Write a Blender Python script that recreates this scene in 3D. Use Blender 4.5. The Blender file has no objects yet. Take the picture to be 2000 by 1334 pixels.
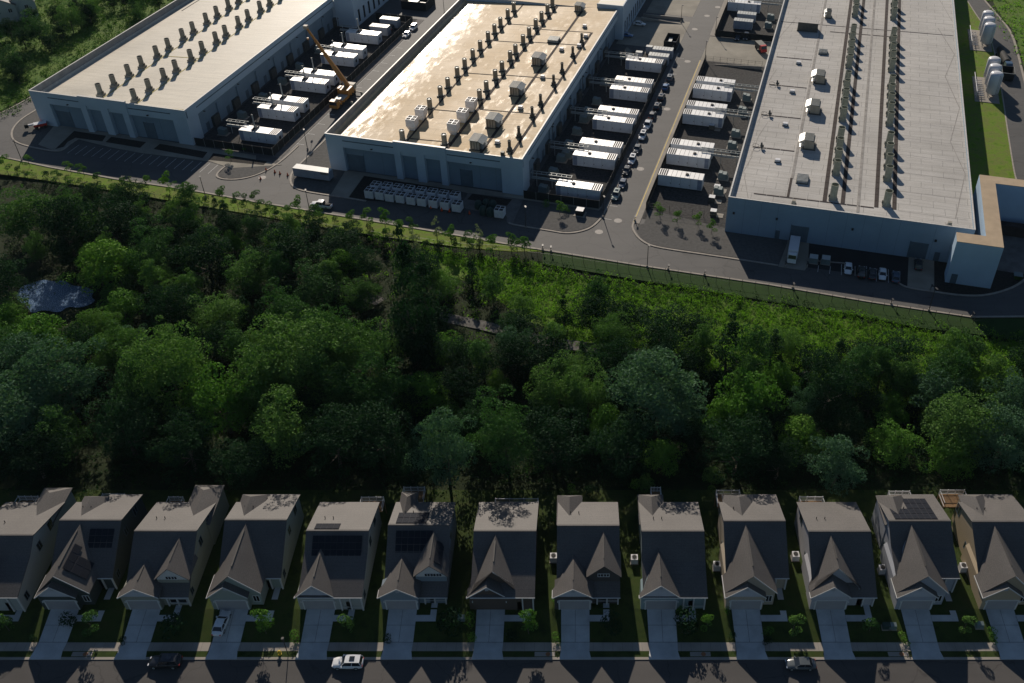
import bpy, math, random
import numpy as np
from mathutils import Vector, Matrix
R = math.radians
rng = np.random.default_rng(7)
random.seed(7)
S = bpy.context.scene
C = S.collection
# ---------------- camera ----------------
F, CX, CY, H = 1870.0, 1138.0, 667.0, 134.0
TH = math.atan((CY + 880) / F)
cd = bpy.data.cameras.new("camera")
cam = bpy.data.objects.new("camera", cd); C.objects.link(cam)
cd.sensor_width = 36; cd.lens = F / 2000 * 36
cd.shift_x = (1000 - CX) / 2000
cd.clip_start = 1; cd.clip_end = 6000
cam.location = (0, 0, H); cam.rotation_euler = (math.pi / 2 - TH, 0, 0)
S.camera = cam
# ---------------- light ----------------
HAZE = 0.000022
SUN_EL, SUN_AZ = 26.3, -9.2          # azimuth from +Y, negative = to the left
w = bpy.data.worlds.new("World"); S.world = w; w.use_nodes = True
nt = w.node_tree
bg = nt.nodes["Background"]
sky = nt.nodes.new("ShaderNodeTexSky"); sky.sky_type = 'NISHITA'; sky.sun_disc = False
sky.sun_elevation = R(SUN_EL); sky.sun_rotation = R(SUN_AZ)
sky.air_density = 1.0; sky.dust_density = 0.2; sky.ozone_density = 3.0
nt.links.new(sky.outputs[0], bg.inputs[0]); bg.inputs[1].default_value = 0.058
sl = bpy.data.lights.new("sun", 'SUN'); sl.energy = 5.0; sl.angle = R(0.5); sl.color = (1.0, 0.89, 0.76)
so = bpy.data.objects.new("sun", sl); C.objects.link(so)
sd = Vector((math.sin(R(SUN_AZ)) * math.cos(R(SUN_EL)), math.cos(R(SUN_AZ)) * math.cos(R(SUN_EL)), math.sin(R(SUN_EL))))
so.rotation_euler = sd.to_track_quat('Z', 'Y').to_euler()
so.location = (0, 0, 200)
S.view_settings.view_transform = 'Standard'; S.view_settings.look = 'None'
S.view_settings.gamma = 1; S.view_settings.exposure = -0.15
S.cycles.max_bounces = 5; S.cycles.diffuse_bounces = 2; S.cycles.glossy_bounces = 2
S.cycles.transmission_bounces = 3; S.cycles.transparent_max_bounces = 4

# ---------------- frames: world metres; site frame (p, q) runs along the warehouses ----------------
PHI = -R(14.8)
BV = (math.cos(PHI), math.sin(PHI)); AV = (-math.sin(PHI), math.cos(PHI))
def G(x, y, z=0.0):
    "ground point seen at a spot of the photo, on the level z"
    u = (x - CX) / F; v = (CY - y) / F; c, s = math.cos(TH), math.sin(TH)
    d = (u, c + v * s, -s + v * c); t = (z - H) / d[2]
    return (d[0] * t, d[1] * t)
def D(p, q): return (BV[0] * p + AV[0] * q, BV[1] * p + AV[1] * q)
def PQ(x, y, z=0.0):
    g = G(x, y, z); return (g[0] * BV[0] + g[1] * BV[1], g[0] * AV[0] + g[1] * AV[1])

# ---------------- materials ----------------
M = {}
def newmat(name):
    m = bpy.data.materials.new(name); m.use_nodes = True; M[name] = m
    return m, m.node_tree, m.node_tree.nodes["Principled BSDF"]
def N(nt, t, **k):
    n = nt.nodes.new(t)
    for a, b in k.items():
        if a[0] == '_': n.inputs[a[1:].replace('_', ' ')].default_value = b
        else: setattr(n, a, b)
    return n
def rgb(c): return (c[0], c[1], c[2], 1)
def ramp(nt, fac, stops):
    r = nt.nodes.new("ShaderNodeValToRGB"); e = r.color_ramp.elements
    while len(e) < len(stops): e.new(0.5)
    for i, (p, c) in enumerate(stops):
        e[i].position = p; e[i].color = rgb(c)
    nt.links.new(fac, r.inputs[0]); return r.outputs[0]
def coord(nt, kind='Object', scale=(1, 1, 1), rot=0):
    t = nt.nodes.new("ShaderNodeTexCoord"); m = nt.nodes.new("ShaderNodeMapping")
    m.inputs['Scale'].default_value = scale; m.inputs['Rotation'].default_value = (0, 0, rot)
    if kind == 'World':
        g = nt.nodes.new("ShaderNodeNewGeometry"); nt.links.new(g.outputs['Position'], m.inputs[0])
    else: nt.links.new(t.outputs[kind], m.inputs[0])
    return m.outputs[0]
def noise(nt, vec, scale, detail=4, rough=0.55):
    n = nt.nodes.new("ShaderNodeTexNoise"); n.inputs['Scale'].default_value = scale
    n.inputs['Detail'].default_value = detail; n.inputs['Roughness'].default_value = rough
    nt.links.new(vec, n.inputs['Vector']); return n.outputs['Fac']
def mixc(nt, fac, a, b, mode='MIX'):
    m = nt.nodes.new("ShaderNodeMix"); m.data_type = 'RGBA'; m.blend_type = mode
    for i, v in ((0, fac), (6, a), (7, b)):
        if isinstance(v, (int, float)): m.inputs[i].default_value = v
        elif isinstance(v, tuple): m.inputs[i].default_value = rgb(v)
        else: nt.links.new(v, m.inputs[i])
    return m.outputs[2]
def mth(nt, op, a, b=0.0):
    m = nt.nodes.new("ShaderNodeMath"); m.operation = op
    for i, v in ((0, a), (1, b)):
        if isinstance(v, (int, float)): m.inputs[i].default_value = v
        else: nt.links.new(v, m.inputs[i])
    return m.outputs[0]
def bump(nt, b, h, strength=0.3, dist=0.05):
    n = nt.nodes.new("ShaderNodeBump"); n.inputs['Strength'].default_value = strength
    n.inputs['Distance'].default_value = dist
    nt.links.new(h, n.inputs['Height']); nt.links.new(n.outputs[0], b.inputs['Normal'])
def simple(name, col, rough=0.7, metal=0.0, var=0.12, scale=0.6, kind='Object', spec=0.4, b=0.0):
    "plain paint or stone with soft worn variation"
    m, nt, p = newmat(name)
    v = coord(nt, kind); n1 = noise(nt, v, scale, 5, 0.6)
    lo = tuple(c * (1 - var * 1.6) for c in col); hi = tuple(min(1, c * (1 + var)) for c in col)
    nt.links.new(ramp(nt, n1, [(0.3, lo), (0.7, hi)]), p.inputs['Base Color'])
    p.inputs['Roughness'].default_value = rough; p.inputs['Metallic'].default_value = metal
    p.inputs['Specular IOR Level'].default_value = spec
    if b: bump(nt, p, noise(nt, v, scale * 12, 3), b, 0.03)
    return m
def roofmat(name, col, rough, seam=(10.0, 3.0), dark=0.55, spec=0.5, bstr=0.25, warm=None, rmin=None):
    "membrane roof: sheets with seams, drain stains, slight waves"
    m, nt, p = newmat(name)
    v = coord(nt, 'Object'); big = noise(nt, v, 0.05, 6, 0.65)
    vs = coord(nt, 'Object', (0.05, 0.9, 1)); streak = noise(nt, vs, 1.4, 4, 0.6)
    vf = coord(nt, 'Object', (1.1, 1.1, 1)); fine = noise(nt, vf, 2.0, 4, 0.65)
    base = ramp(nt, big, [(0.28, tuple(c * 0.80 for c in col)), (0.72, tuple(min(1, c * 1.1) for c in col))])
    c2 = ramp(nt, streak, [(0.35, (0.86, 0.85, 0.83)), (0.62, (1.05, 1.05, 1.05))])
    base = mixc(nt, 0.7, base, c2, 'MULTIPLY')
    c3 = ramp(nt, fine, [(0.3, (0.9, 0.9, 0.9)), (0.7, (1.06, 1.06, 1.06))])
    base = mixc(nt, 0.8, base, c3, 'MULTIPLY')
    br = nt.nodes.new("ShaderNodeTexBrick"); br.inputs['Scale'].default_value = 1.0
    br.inputs['Brick Width'].default_value = seam[0]; br.inputs['Row Height'].default_value = seam[1]
    br.inputs['Mortar Size'].default_value = 0.075; br.inputs['Mortar Smooth'].default_value = 0.7
    vd = nt.nodes.new("ShaderNodeVectorMath"); vd.operation = 'ADD'
    nn = nt.nodes.new("ShaderNodeTexNoise"); nn.inputs['Scale'].default_value = 0.35
    nt.links.new(v, nn.inputs['Vector']); sc = nt.nodes.new("ShaderNodeVectorMath"); sc.operation = 'SCALE'
    sc.inputs['Scale'].default_value = 0.5
    nt.links.new(nn.outputs['Color'], sc.inputs[0]); nt.links.new(v, vd.inputs[0]); nt.links.new(sc.outputs[0], vd.inputs[1])
    nt.links.new(vd.outputs[0], br.inputs['Vector'])
    sm = mth(nt, 'MULTIPLY', br.outputs['Fac'], mth(nt, 'MULTIPLY', fine, dark))
    base = mixc(nt, sm, base, tuple(c * 0.32 for c in col))
    nt.links.new(base, p.inputs['Base Color'])
    p.inputs['Specular IOR Level'].default_value = spec
    if rmin is not None:
        rr = nt.nodes.new("ShaderNodeMapRange"); nt.links.new(big, rr.inputs[0])
        rr.inputs[1].default_value = 0.35; rr.inputs[2].default_value = 0.65
        rr.inputs[3].default_value = rmin; rr.inputs[4].default_value = rough
        nt.links.new(rr.outputs[0], p.inputs['Roughness'])
    else: p.inputs['Roughness'].default_value = rough
    hgt = mth(nt, 'ADD', mth(nt, 'MULTIPLY', streak, 0.6), mth(nt, 'ADD', mth(nt, 'MULTIPLY', fine, 0.35), mth(nt, 'MULTIPLY', br.outputs['Fac'], -0.25)))
    bump(nt, p, hgt, bstr, 0.25)
    return m
roofmat('roof_cream', (0.64, 0.585, 0.475), 0.6, (30, 3.2), 0.6, 0.4, 0.18, rmin=0.5)
m = roofmat('roof_tan', (0.62, 0.46, 0.265), 0.66, (28, 3.2), 0.9, 0.16, 0.14, rmin=0.55)
nt = m.node_tree; pb_ = nt.nodes["Principled BSDF"]
vo = coord(nt, 'Object'); sx = nt.nodes.new("ShaderNodeSeparateXYZ"); nt.links.new(vo, sx.inputs[0])
wet = noise(nt, coord(nt, 'Object', (1, .35, 1)), 0.55, 4, .6); spk = noise(nt, vo, 3.5, 3, .7)
edge = nt.nodes.new("ShaderNodeMapRange"); nt.links.new(sx.outputs[0], edge.inputs[0])
for k_, v_ in ((1, 3.0), (2, 15.0), (3, 1.05), (4, 0.06)): edge.inputs[k_].default_value = v_
right = nt.nodes.new("ShaderNodeMapRange"); nt.links.new(sx.outputs[0], right.inputs[0])
for k_, v_ in ((1, 26.0), (2, 42.0), (3, 0.0), (4, 0.22)): right.inputs[k_].default_value = v_
cov = mth(nt, 'ADD', mth(nt, 'ADD', edge.outputs[0], right.outputs[0]), mth(nt, 'MULTIPLY', mth(nt, 'SUBTRACT', wet, 0.5), 2.6))
cr = ramp(nt, cov, [(0.30, (0.0, 0.0, 0.0)), (0.70, (0.10, 0.10, 0.10)), (1.0, (0.6, 0.6, 0.6))])
nt.links.new(cr, pb_.inputs['Coat Weight']); pb_.inputs['Coat Roughness'].default_value = 0.22
bn = nt.nodes.new("ShaderNodeBump"); bn.inputs['Strength'].default_value = 0.45; bn.inputs['Distance'].default_value = 0.12
nt.links.new(spk, bn.inputs['Height']); nt.links.new(bn.outputs[0], pb_.inputs['Coat Normal'])
roofmat('roof_grey', (0.55, 0.53, 0.495), 0.85, (5.5, 3.1), 1.5, 0.2, 0.1)
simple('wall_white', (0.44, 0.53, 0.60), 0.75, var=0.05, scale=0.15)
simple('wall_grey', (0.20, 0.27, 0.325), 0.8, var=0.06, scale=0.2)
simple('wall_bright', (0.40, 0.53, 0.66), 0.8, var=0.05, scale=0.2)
simple('wall_groove', (0.10, 0.14, 0.17), 0.8)
simple('wall_dark', (0.10, 0.14, 0.17), 0.8, var=0.1)
simple('annex_roof', (0.46, 0.35, 0.23), 0.8, var=0.1, scale=0.3)
simple('metal_trim', (0.60, 0.62, 0.64), 0.35, 0.6, var=0.1)
simple('parapet_cap', (0.62, 0.60, 0.56), 0.5, 0.0, var=0.15, scale=2)
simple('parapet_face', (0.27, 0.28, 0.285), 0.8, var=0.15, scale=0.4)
def asphalt(name, col):
    m, nt, pb = newmat(name)
    v = coord(nt, 'World'); v1 = coord(nt, 'World', (.05, .6, 1), R(14.8)); big = noise(nt, v, .07, 6, .65); st = noise(nt, v1, 1.0, 4, .6); fn = noise(nt, v, 6, 3, .7)
    c = ramp(nt, big, [(.3, tuple(x * .84 for x in col)), (.7, tuple(x * 1.14 for x in col))])
    c = mixc(nt, .6, c, ramp(nt, st, [(.35, (.86, .86, .86)), (.65, (1.08, 1.07, 1.05))]), 'MULTIPLY')
    c = mixc(nt, .7, c, ramp(nt, fn, [(.3, (.85, .85, .85)), (.7, (1.12, 1.12, 1.12))]), 'MULTIPLY')
    vo = nt.nodes.new("ShaderNodeTexVoronoi"); vo.feature = 'DISTANCE_TO_EDGE'; vo.inputs['Scale'].default_value = .11
    wv = nt.nodes.new("ShaderNodeTexNoise"); wv.inputs['Scale'].default_value = .5; nt.links.new(v, wv.inputs['Vector'])
    ad = nt.nodes.new("ShaderNodeVectorMath"); ad.operation = 'MULTIPLY_ADD'; ad.inputs[1].default_value = (2.5, 2.5, 0); nt.links.new(wv.outputs['Color'], ad.inputs[0]); nt.links.new(v, ad.inputs[2]); nt.links.new(ad.outputs[0], vo.inputs['Vector'])
    cr = ramp(nt, vo.outputs['Distance'], [(0.0, (.55, .55, .56)), (.012, (1, 1, 1))])
    c = mixc(nt, .8, c, cr, 'MULTIPLY'); nt.links.new(c, pb.inputs['Base Color']); pb.inputs['Roughness'].default_value = .72; pb.inputs['Specular IOR Level'].default_value = .3
    bump(nt, pb, fn, .3, .02)
asphalt('asphalt', (0.090, 0.088, 0.086)); asphalt('asphalt_street', (0.078, 0.073, 0.069))
simple('asphalt_new', (0.028, 0.028, 0.030), 0.9, var=0.2, scale=0.2, kind='World', spec=0.3)
simple('gravel_grey', (0.115, 0.112, 0.106), 0.95, var=0.14, scale=1.2, kind='World', spec=0.2, b=0.4)
simple('gravel_dark', (0.062, 0.060, 0.058), 0.95, var=0.35, scale=1.5, kind='World', spec=0.2, b=0.4)
simple('concrete', (0.33, 0.30, 0.26), 0.85, var=0.12, scale=0.25, kind='World', spec=0.3)
simple('concrete_pad', (0.30, 0.275, 0.225), 0.85, var=0.18, scale=0.12, kind='World', spec=0.3)
simple("gravel_path", (0.12, 0.115, 0.105), 0.95, var=0.3, scale=1, kind="World")
simple('concrete_old', (0.16, 0.15, 0.14), 0.9, var=0.2, scale=0.4, kind='World')
simple('kerb', (0.36, 0.32, 0.27), 0.8, var=0.15, scale=1.0, kind='World')
simple('paint_line', (0.62, 0.62, 0.60), 0.7, var=0.2, scale=3)
simple('mulch', (0.030, 0.026, 0.022), 1.0, var=0.4, scale=2, kind='World')
simple('stack_olive', (0.34, 0.35, 0.27), 0.6, 0.1, var=0.15, scale=1.2)
simple('stack_metal', (0.24, 0.235, 0.20), 0.55, 0.15, var=0.15, scale=1.2)
simple('stack_inner', (0.02, 0.02, 0.02), 0.9)
simple('curb_beige', (0.36, 0.33, 0.27), 0.8)
simple('walk_pad', (0.045, 0.032, 0.028), 0.9, var=0.2)
simple('galv', (0.36, 0.38, 0.37), 0.5, 0.2, var=0.15, scale=1.5)
simple('galv_dark', (0.10, 0.10, 0.09), 0.6, 0.3, var=0.2, scale=1.5)
simple('unit_white', (0.74, 0.74, 0.75), 0.5, var=0.08, scale=1)
simple('enclosure_white', (0.66, 0.68, 0.70), 0.45, var=0.07, scale=0.6)
simple('enclosure_roof', (0.86, 0.85, 0.82), 0.36, 0.1, var=0.05, scale=0.6, spec=1.0)
simple('seam', (0.16, 0.15, 0.14), 0.8)
simple('vent_black', (0.02, 0.02, 0.02), 0.8)
simple('fence_black', (0.016, 0.018, 0.018), 0.8, var=0.2, scale=2)
simple('pole_dark', (0.035, 0.035, 0.035), 0.5)
simple('light_grey', (0.5, 0.5, 0.5), 0.5)
simple('tank_white', (0.70, 0.70, 0.72), 0.4, var=0.05, scale=0.3, spec=0.5)
simple('crane_yellow', (0.50, 0.21, 0.04), 0.4, var=0.12, scale=1.5)
simple('orange', (0.75, 0.10, 0.02), 0.6)
simple('red', (0.55, 0.03, 0.02), 0.4)
simple('rubber', (0.02, 0.02, 0.02), 0.9)
simple('glass_dark', (0.025, 0.03, 0.035), 0.08, 0.0, var=0.1, spec=0.8)
simple('glass_teal', (0.03, 0.07, 0.075), 0.08, 0.0, var=0.1, spec=0.8)
simple('bin_green', (0.03, 0.06, 0.05), 0.7)
simple('timber', (0.22, 0.13, 0.06), 0.85, var=0.2, scale=3)
simple('trim_white', (0.62, 0.62, 0.60), 0.6, var=0.05)
simple('solar', (0.022, 0.025, 0.033), 0.6, 0.0, var=0.1, spec=0.03)
simple('solar_frame', (0.07, 0.07, 0.08), 0.8, 0.0, spec=0.1)
simple('manhole', (0.30, 0.28, 0.26), 0.7, 0.2, var=0.3, scale=4)
simple('roof_yellow', (0.50, 0.42, 0.12), 0.8, var=.3, scale=1)
simple('gable_pale', (0.46, 0.48, 0.52), 0.7, var=.04)
simple('rust', (0.30, 0.13, 0.06), 0.8)
simple('yellow', (0.65, 0.45, 0.03), 0.6)
simple('concrete_dw', (0.52, 0.53, 0.52), 0.85, var=0.14, scale=0.3, kind='World')
simple('garage_door', (0.34, 0.33, 0.33), 0.6, var=.04)
simple('vent_grey', (0.40, 0.42, 0.44), 0.7)
simple('bark', (0.12, 0.10, 0.075), 0.9, var=0.3, scale=4)
simple('bark_pale', (0.30, 0.27, 0.22), 0.9, var=0.2, scale=4)
def paint(name, col, rough=0.3):
    m, nt, p = newmat(name)
    p.inputs['Base Color'].default_value = rgb(col); p.inputs['Roughness'].default_value = rough
    p.inputs['Coat Weight'].default_value = 0.6; p.inputs['Coat Roughness'].default_value = 0.08
    v = coord(nt); n = noise(nt, v, 3.0, 4)
    nt.links.new(ramp(nt, n, [(0.3, tuple(c * 0.88 for c in col)), (0.7, col)]), p.inputs['Base Color'])
for n_, c_ in (('car_white', (.82, .83, .83)), ('car_silver', (.10, .115, .12)), ('car_black', (.012, .013, .015)), ('car_blue', (.03, .14, .34)),
               ('car_dark', (.03, .035, .04)), ('car_green', (.30, .38, .34)), ('car_navy', (.05, .09, .15)), ('car_grey', (.16, .18, .19))): paint(n_, c_)
# shingles: rows of tabs
def shingle(name, col):
    m, nt, p = newmat(name)
    v = coord(nt, 'World'); big = noise(nt, v, 0.25, 4); fine = noise(nt, v, 5.0, 5, 0.7)
    base = ramp(nt, big, [(0.3, tuple(c * .86 for c in col)), (0.7, tuple(c * 1.08 for c in col))])
    base = mixc(nt, 0.9, base, ramp(nt, fine, [(0.32, (.70, .70, .72)), (0.68, (1.2, 1.18, 1.15))]), 'MULTIPLY')
    g = nt.nodes.new("ShaderNodeNewGeometry"); s = nt.nodes.new("ShaderNodeSeparateXYZ"); nt.links.new(g.outputs['Position'], s.inputs[0])
    wv = mth(nt, 'FRACT', mth(nt, 'MULTIPLY', s.outputs[2], 4.2))
    base = mixc(nt, 0.35, base, ramp(nt, wv, [(0.0, (.6, .6, .6)), (0.2, (1, 1, 1)), (1.0, (1.05, 1.05, 1.05))]), 'MULTIPLY')
    nt.links.new(base, p.inputs['Base Color']); p.inputs['Roughness'].default_value = 0.65
    p.inputs['Specular IOR Level'].default_value = 0.38
    bump(nt, p, fine, 0.5, 0.03)
shingle('shingle', (0.116, 0.108, 0.101)); shingle('shingle_dark', (0.06, 0.055, 0.05))
def siding(name, col):
    m, nt, p = newmat(name)
    g = nt.nodes.new("ShaderNodeNewGeometry"); s = nt.nodes.new("ShaderNodeSeparateXYZ"); nt.links.new(g.outputs['Position'], s.inputs[0])
    wv = mth(nt, 'FRACT', mth(nt, 'MULTIPLY', s.outputs[2], 5.0))
    c = ramp(nt, wv, [(0.0, tuple(x * .6 for x in col)), (0.18, col), (1.0, tuple(x * 1.03 for x in col))])
    nt.links.new(c, p.inputs['Base Color']); p.inputs['Roughness'].default_value = 0.7
    bump(nt, p, wv, 0.3, 0.02)
for i, c_ in enumerate([(.40, .42, .40), (.05, .065, .06), (.30, .30, .24), (.30, .34, .30), (.40, .41, .38), (.22, .27, .30), (.10, .075, .06),
                        (.07, .065, .06), (.25, .33, .34), (.42, .36, .28), (.42, .42, .44), (.36, .38, .42), (.42, .34, .23)]):
    siding('siding_%d' % i, c_)
# foliage: thin leaves, some light passes through
def foliage(name, cols, rand=0.5, tl=0.24):
    m, nt, p = newmat(name)
    oi = nt.nodes.new("ShaderNodeObjectInfo")
    v = coord(nt, 'World'); n1 = noise(nt, v, 0.45, 4, 0.6); n2 = noise(nt, v, 5.0, 2)
    f = mth(nt, 'ADD', mth(nt, 'MULTIPLY', oi.outputs['Random'], rand), mth(nt, 'MULTIPLY', n1, 1 - rand))
    f = mth(nt, 'ADD', mth(nt, 'MULTIPLY', f, 0.75), mth(nt, 'MULTIPLY', n2, 0.25))
    k = len(cols); c = ramp(nt, f, [(0.15 + 0.7 * i / (k - 1), cc) for i, cc in enumerate(cols)])
    nt.links.new(c, p.inputs['Base Color']); p.inputs['Roughness'].default_value = 0.7
    p.inputs['Specular IOR Level'].default_value = 0.06
    tr = nt.nodes.new("ShaderNodeBsdfTranslucent")
    cc = mixc(nt, 1.0, c, (1.0, 1.2, 0.6), 'MULTIPLY'); nt.links.new(cc, tr.inputs[0])
    mx = nt.nodes.new("ShaderNodeMixShader"); mx.inputs[0].default_value = tl
    out = nt.nodes["Material Output"]
    nt.links.new(p.outputs[0], mx.inputs[1]); nt.links.new(tr.outputs[0], mx.inputs[2]); nt.links.new(mx.outputs[0], out.inputs[0])
foliage('leaf', [(.018, .055, .020), (.055, .132, .038), (.120, .225, .052), (.075, .150, .062)])
foliage('leaf_bright', [(.070, .170, .030), (.110, .235, .038), (.165, .300, .046)])
foliage('leaf_blue', [(.045, .100, .055), (.070, .145, .082), (.110, .190, .110)])
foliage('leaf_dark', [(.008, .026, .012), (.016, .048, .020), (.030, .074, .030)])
foliage('leaf_pale', [(.16, .20, .10), (.22, .26, .14), (.26, .30, .18)])
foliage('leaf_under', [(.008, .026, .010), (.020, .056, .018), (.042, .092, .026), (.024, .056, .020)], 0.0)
foliage('leaf_hill', [(.030, .080, .018), (.065, .145, .028), (.110, .200, .038), (.055, .115, .024)], 0.0)
foliage('leaf_meadow', [(.080, .200, .022), (.140, .290, .032), (.205, .370, .042), (.110, .240, .034)], 0.0, 0.5)
def grassmat(name, cols, sc=0.15):
    m, nt, p = newmat(name)
    v = coord(nt, 'World'); n1 = noise(nt, v, sc, 6, 0.65); n2 = noise(nt, v, sc * 25, 4, 0.7)
    c = ramp(nt, n1, [(0.3 + 0.4 * i / (len(cols) - 1), cc) for i, cc in enumerate(cols)])
    c = mixc(nt, 0.9, c, ramp(nt, n2, [(0.3, (.6, .65, .6)), (0.7, (1.25, 1.2, 1.2))]), 'MULTIPLY')
    nt.links.new(c, p.inputs['Base Color']); p.inputs['Roughness'].default_value = 0.9
    p.inputs['Specular IOR Level'].default_value = 0.15
    bump(nt, p, n2, 0.7, 0.12)
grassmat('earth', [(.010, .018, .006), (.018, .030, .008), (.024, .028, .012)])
grassmat('lawn', [(.022, .038, .010), (.042, .068, .013), (.055, .064, .020)], .5)
grassmat('meadow_green', [(.055, .125, .016), (.088, .170, .020), (.120, .190, .028), (.05, .10, .016)], .12)
grassmat('slope', [(.016, .042, .008), (.026, .064, .011), (.022, .048, .010)], .2)
grassmat('verge', [(.080, .150, .012), (.150, .250, .018), (.170, .200, .045), (.11, .21, .015)], 0.3)
m, nt, p = newmat('water')
p.inputs['Base Color'].default_value = (.02, .04, .08, 1); p.inputs['Roughness'].default_value = 0.05
v = coord(nt, 'World'); n1 = noise(nt, v, 4.5, 4, 0.8)
nt.links.new(ramp(nt, n1, [(0.42, (.04, .08, .16)), (0.54, (.09, .16, .27)), (0.60, (.45, .54, .64))]), p.inputs['Base Color'])  # sky reflection and pale highlight specks are painted into the base colour
bump(nt, p, n1, 0.6, 0.1)

# ---------------- mesh helpers ----------------
class MB:
    def __init__(s): s.v = []; s.f = []; s.m = []; s.mats = []
    def mi(s, m):
        if m not in s.mats: s.mats.append(m)
        return s.mats.index(m)
    def poly(s, pts, m):
        n = len(s.v); s.v += [tuple(p) for p in pts]; s.f.append(tuple(range(n, n + len(pts)))); s.m.append(s.mi(m)); return s
    def mesh(s, vs, fs, m):
        n = len(s.v); s.v += [tuple(p) for p in vs]; k = s.mi(m)
        for f in fs: s.f.append(tuple(n + i for i in f)); s.m.append(k)
        return s
    def box(s, x0, x1, y0, y1, z0, z1, m, top=None):
        vs = [(x0, y0, z0), (x1, y0, z0), (x1, y1, z0), (x0, y1, z0), (x0, y0, z1), (x1, y0, z1), (x1, y1, z1), (x0, y1, z1)]
        s.mesh(vs, [(0, 3, 2, 1), (0, 1, 5, 4), (1, 2, 6, 5), (2, 3, 7, 6), (3, 0, 4, 7)], m)
        n = len(s.v) - 8; s.f.append((n + 4, n + 5, n + 6, n + 7)); s.m.append(s.mi(top or m)); return s
    def hexa(s, b, t, m):
        "solid from 4 bottom and 4 top corners (counter-clockwise)"
        return s.mesh(list(b) + list(t), [(3, 2, 1, 0), (0, 1, 5, 4), (1, 2, 6, 5), (2, 3, 7, 6), (3, 0, 4, 7), (4, 5, 6, 7)], m)
    def slab(s, pts, th, m):
        n = len(pts); lo = [(p[0], p[1], p[2] - th) for p in pts]
        fs = [tuple(range(n)), tuple(range(2 * n - 1, n - 1, -1))] + [(i, n + i, n + (i + 1) % n, (i + 1) % n) for i in range(n)]
        return s.mesh(list(pts) + lo, fs, m)
    def prism(s, pts, z0, z1, m, top=None):
        n = len(pts); vs = [(x, y, z0) for x, y in pts] + [(x, y, z1) for x, y in pts]
        s.mesh(vs, [tuple(range(n - 1, -1, -1))] + [(i, (i + 1) % n, n + (i + 1) % n, n + i) for i in range(n)], m)
        k = len(s.v) - 2 * n; s.f.append(tuple(range(k + n, k + 2 * n))); s.m.append(s.mi(top or m)); return s
    def tube(s, a, b, r, m, r2=None, n=8, cap=True):
        a = Vector(a); b = Vector(b); d = (b - a).normalized(); r2 = r if r2 is None else r2
        u = d.orthogonal().normalized(); w = d.cross(u)
        vs = []
        for c, rr in ((a, r), (b, r2)):
            for i in range(n):
                t = 2 * math.pi * i / n; vs.append(tuple(c + (u * math.cos(t) + w * math.sin(t)) * rr))
        fs = [(i, (i + 1) % n, n + (i + 1) % n, n + i) for i in range(n)]
        if cap: fs += [tuple(range(n - 1, -1, -1)), tuple(range(n, 2 * n))]
        return s.mesh(vs, fs, m)
    def lathe(s, prof, m, x=0, y=0, n=20):
        "profile [(r, z)] turned about the vertical"
        vs = [(x + r * math.cos(2 * math.pi * i / n), y + r * math.sin(2 * math.pi * i / n), z) for r, z in prof for i in range(n)]
        fs = [(k * n + i, k * n + (i + 1) % n, (k + 1) * n + (i + 1) % n, (k + 1) * n + i) for k in range(len(prof) - 1) for i in range(n)]
        return s.mesh(vs, fs, m)
    def build(s, name, parent=None, loc=None, rot=0.0, smooth=False):
        me = bpy.data.meshes.new(name); me.from_pydata(s.v, [], s.f)
        for m in s.mats: me.materials.append(M[m])
        me.polygons.foreach_set('material_index', s.m)
        if smooth: me.polygons.foreach_set('use_smooth', [True] * len(s.f))
        me.update()
        o = bpy.data.objects.new(name, me); C.objects.link(o)
        if parent: o.parent = parent
        if loc is not None: o.location = loc; o.rotation_euler = (0, 0, rot)
        return o
def tag(o, label, cat, group=None):
    o['label'] = label; o['category'] = cat
    if group: o['group'] = group
    return o
def thing(name, label, cat, loc=(0, 0, 0), rot=0.0, group=None):
    o = bpy.data.objects.new(name, None); C.objects.link(o); o.empty_display_size = 0.5
    o.location = loc; o.rotation_euler = (0, 0, rot); return tag(o, label, cat, group)
def kids(o): return [c for c in bpy.data.objects if c.parent == o]
PROTO = {}
def dup(src, loc, rot, label, scale=None, group=None):
    "copy a thing with its parts and their parts"
    key = src.name
    if key not in PROTO: PROTO[key] = [(c, kids(c)) for c in kids(src)]
    r = src.copy(); C.objects.link(r); r.location = loc; r.rotation_euler = (0, 0, rot); r['label'] = label
    if scale is not None: r.scale = scale
    if group: r['group'] = group
    for c, gs in PROTO[key]:
        d = c.copy(); C.objects.link(d); d.parent = r
        for g in gs:
            e = g.copy(); C.objects.link(e); e.parent = d
    return r
class Kind:
    "first call moves the prototype itself, later calls copy it"
    def __init__(s, o): s.o = o; s.used = False
    def put(s, loc, rot, label, scale=None, group=None):
        if not s.used:
            s.used = True; o = s.o; o.location = loc; o.rotation_euler = (0, 0, rot); o['label'] = label
            if scale is not None: o.scale = scale
            if group: o['group'] = group
            PROTO[o.name] = [(c, kids(c)) for c in kids(o)]; return o
        return dup(s.o, loc, rot, label, scale, group)
ORD = ['first', 'second', 'third', 'fourth', 'fifth', 'sixth', 'seventh', 'eighth', 'ninth', 'tenth', 'eleventh', 'twelfth', 'thirteenth', 'fourteenth',
       'fifteenth', 'sixteenth', 'seventeenth', 'eighteenth', 'nineteenth', 'twentieth', 'twenty-first', 'twenty-second', 'twenty-third', 'twenty-fourth',
       'twenty-fifth', 'twenty-sixth', 'twenty-seventh', 'twenty-eighth', 'twenty-ninth', 'thirtieth']
def structure(o): o['kind'] = 'structure'; return o
def sheet(name, pts, z, mat, th=0.0):
    b = MB()
    if th: b.prism(pts, z - th, z, mat)
    else: b.poly([(x, y, z) for x, y in pts], mat)
    return structure(b.build(name))
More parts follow.
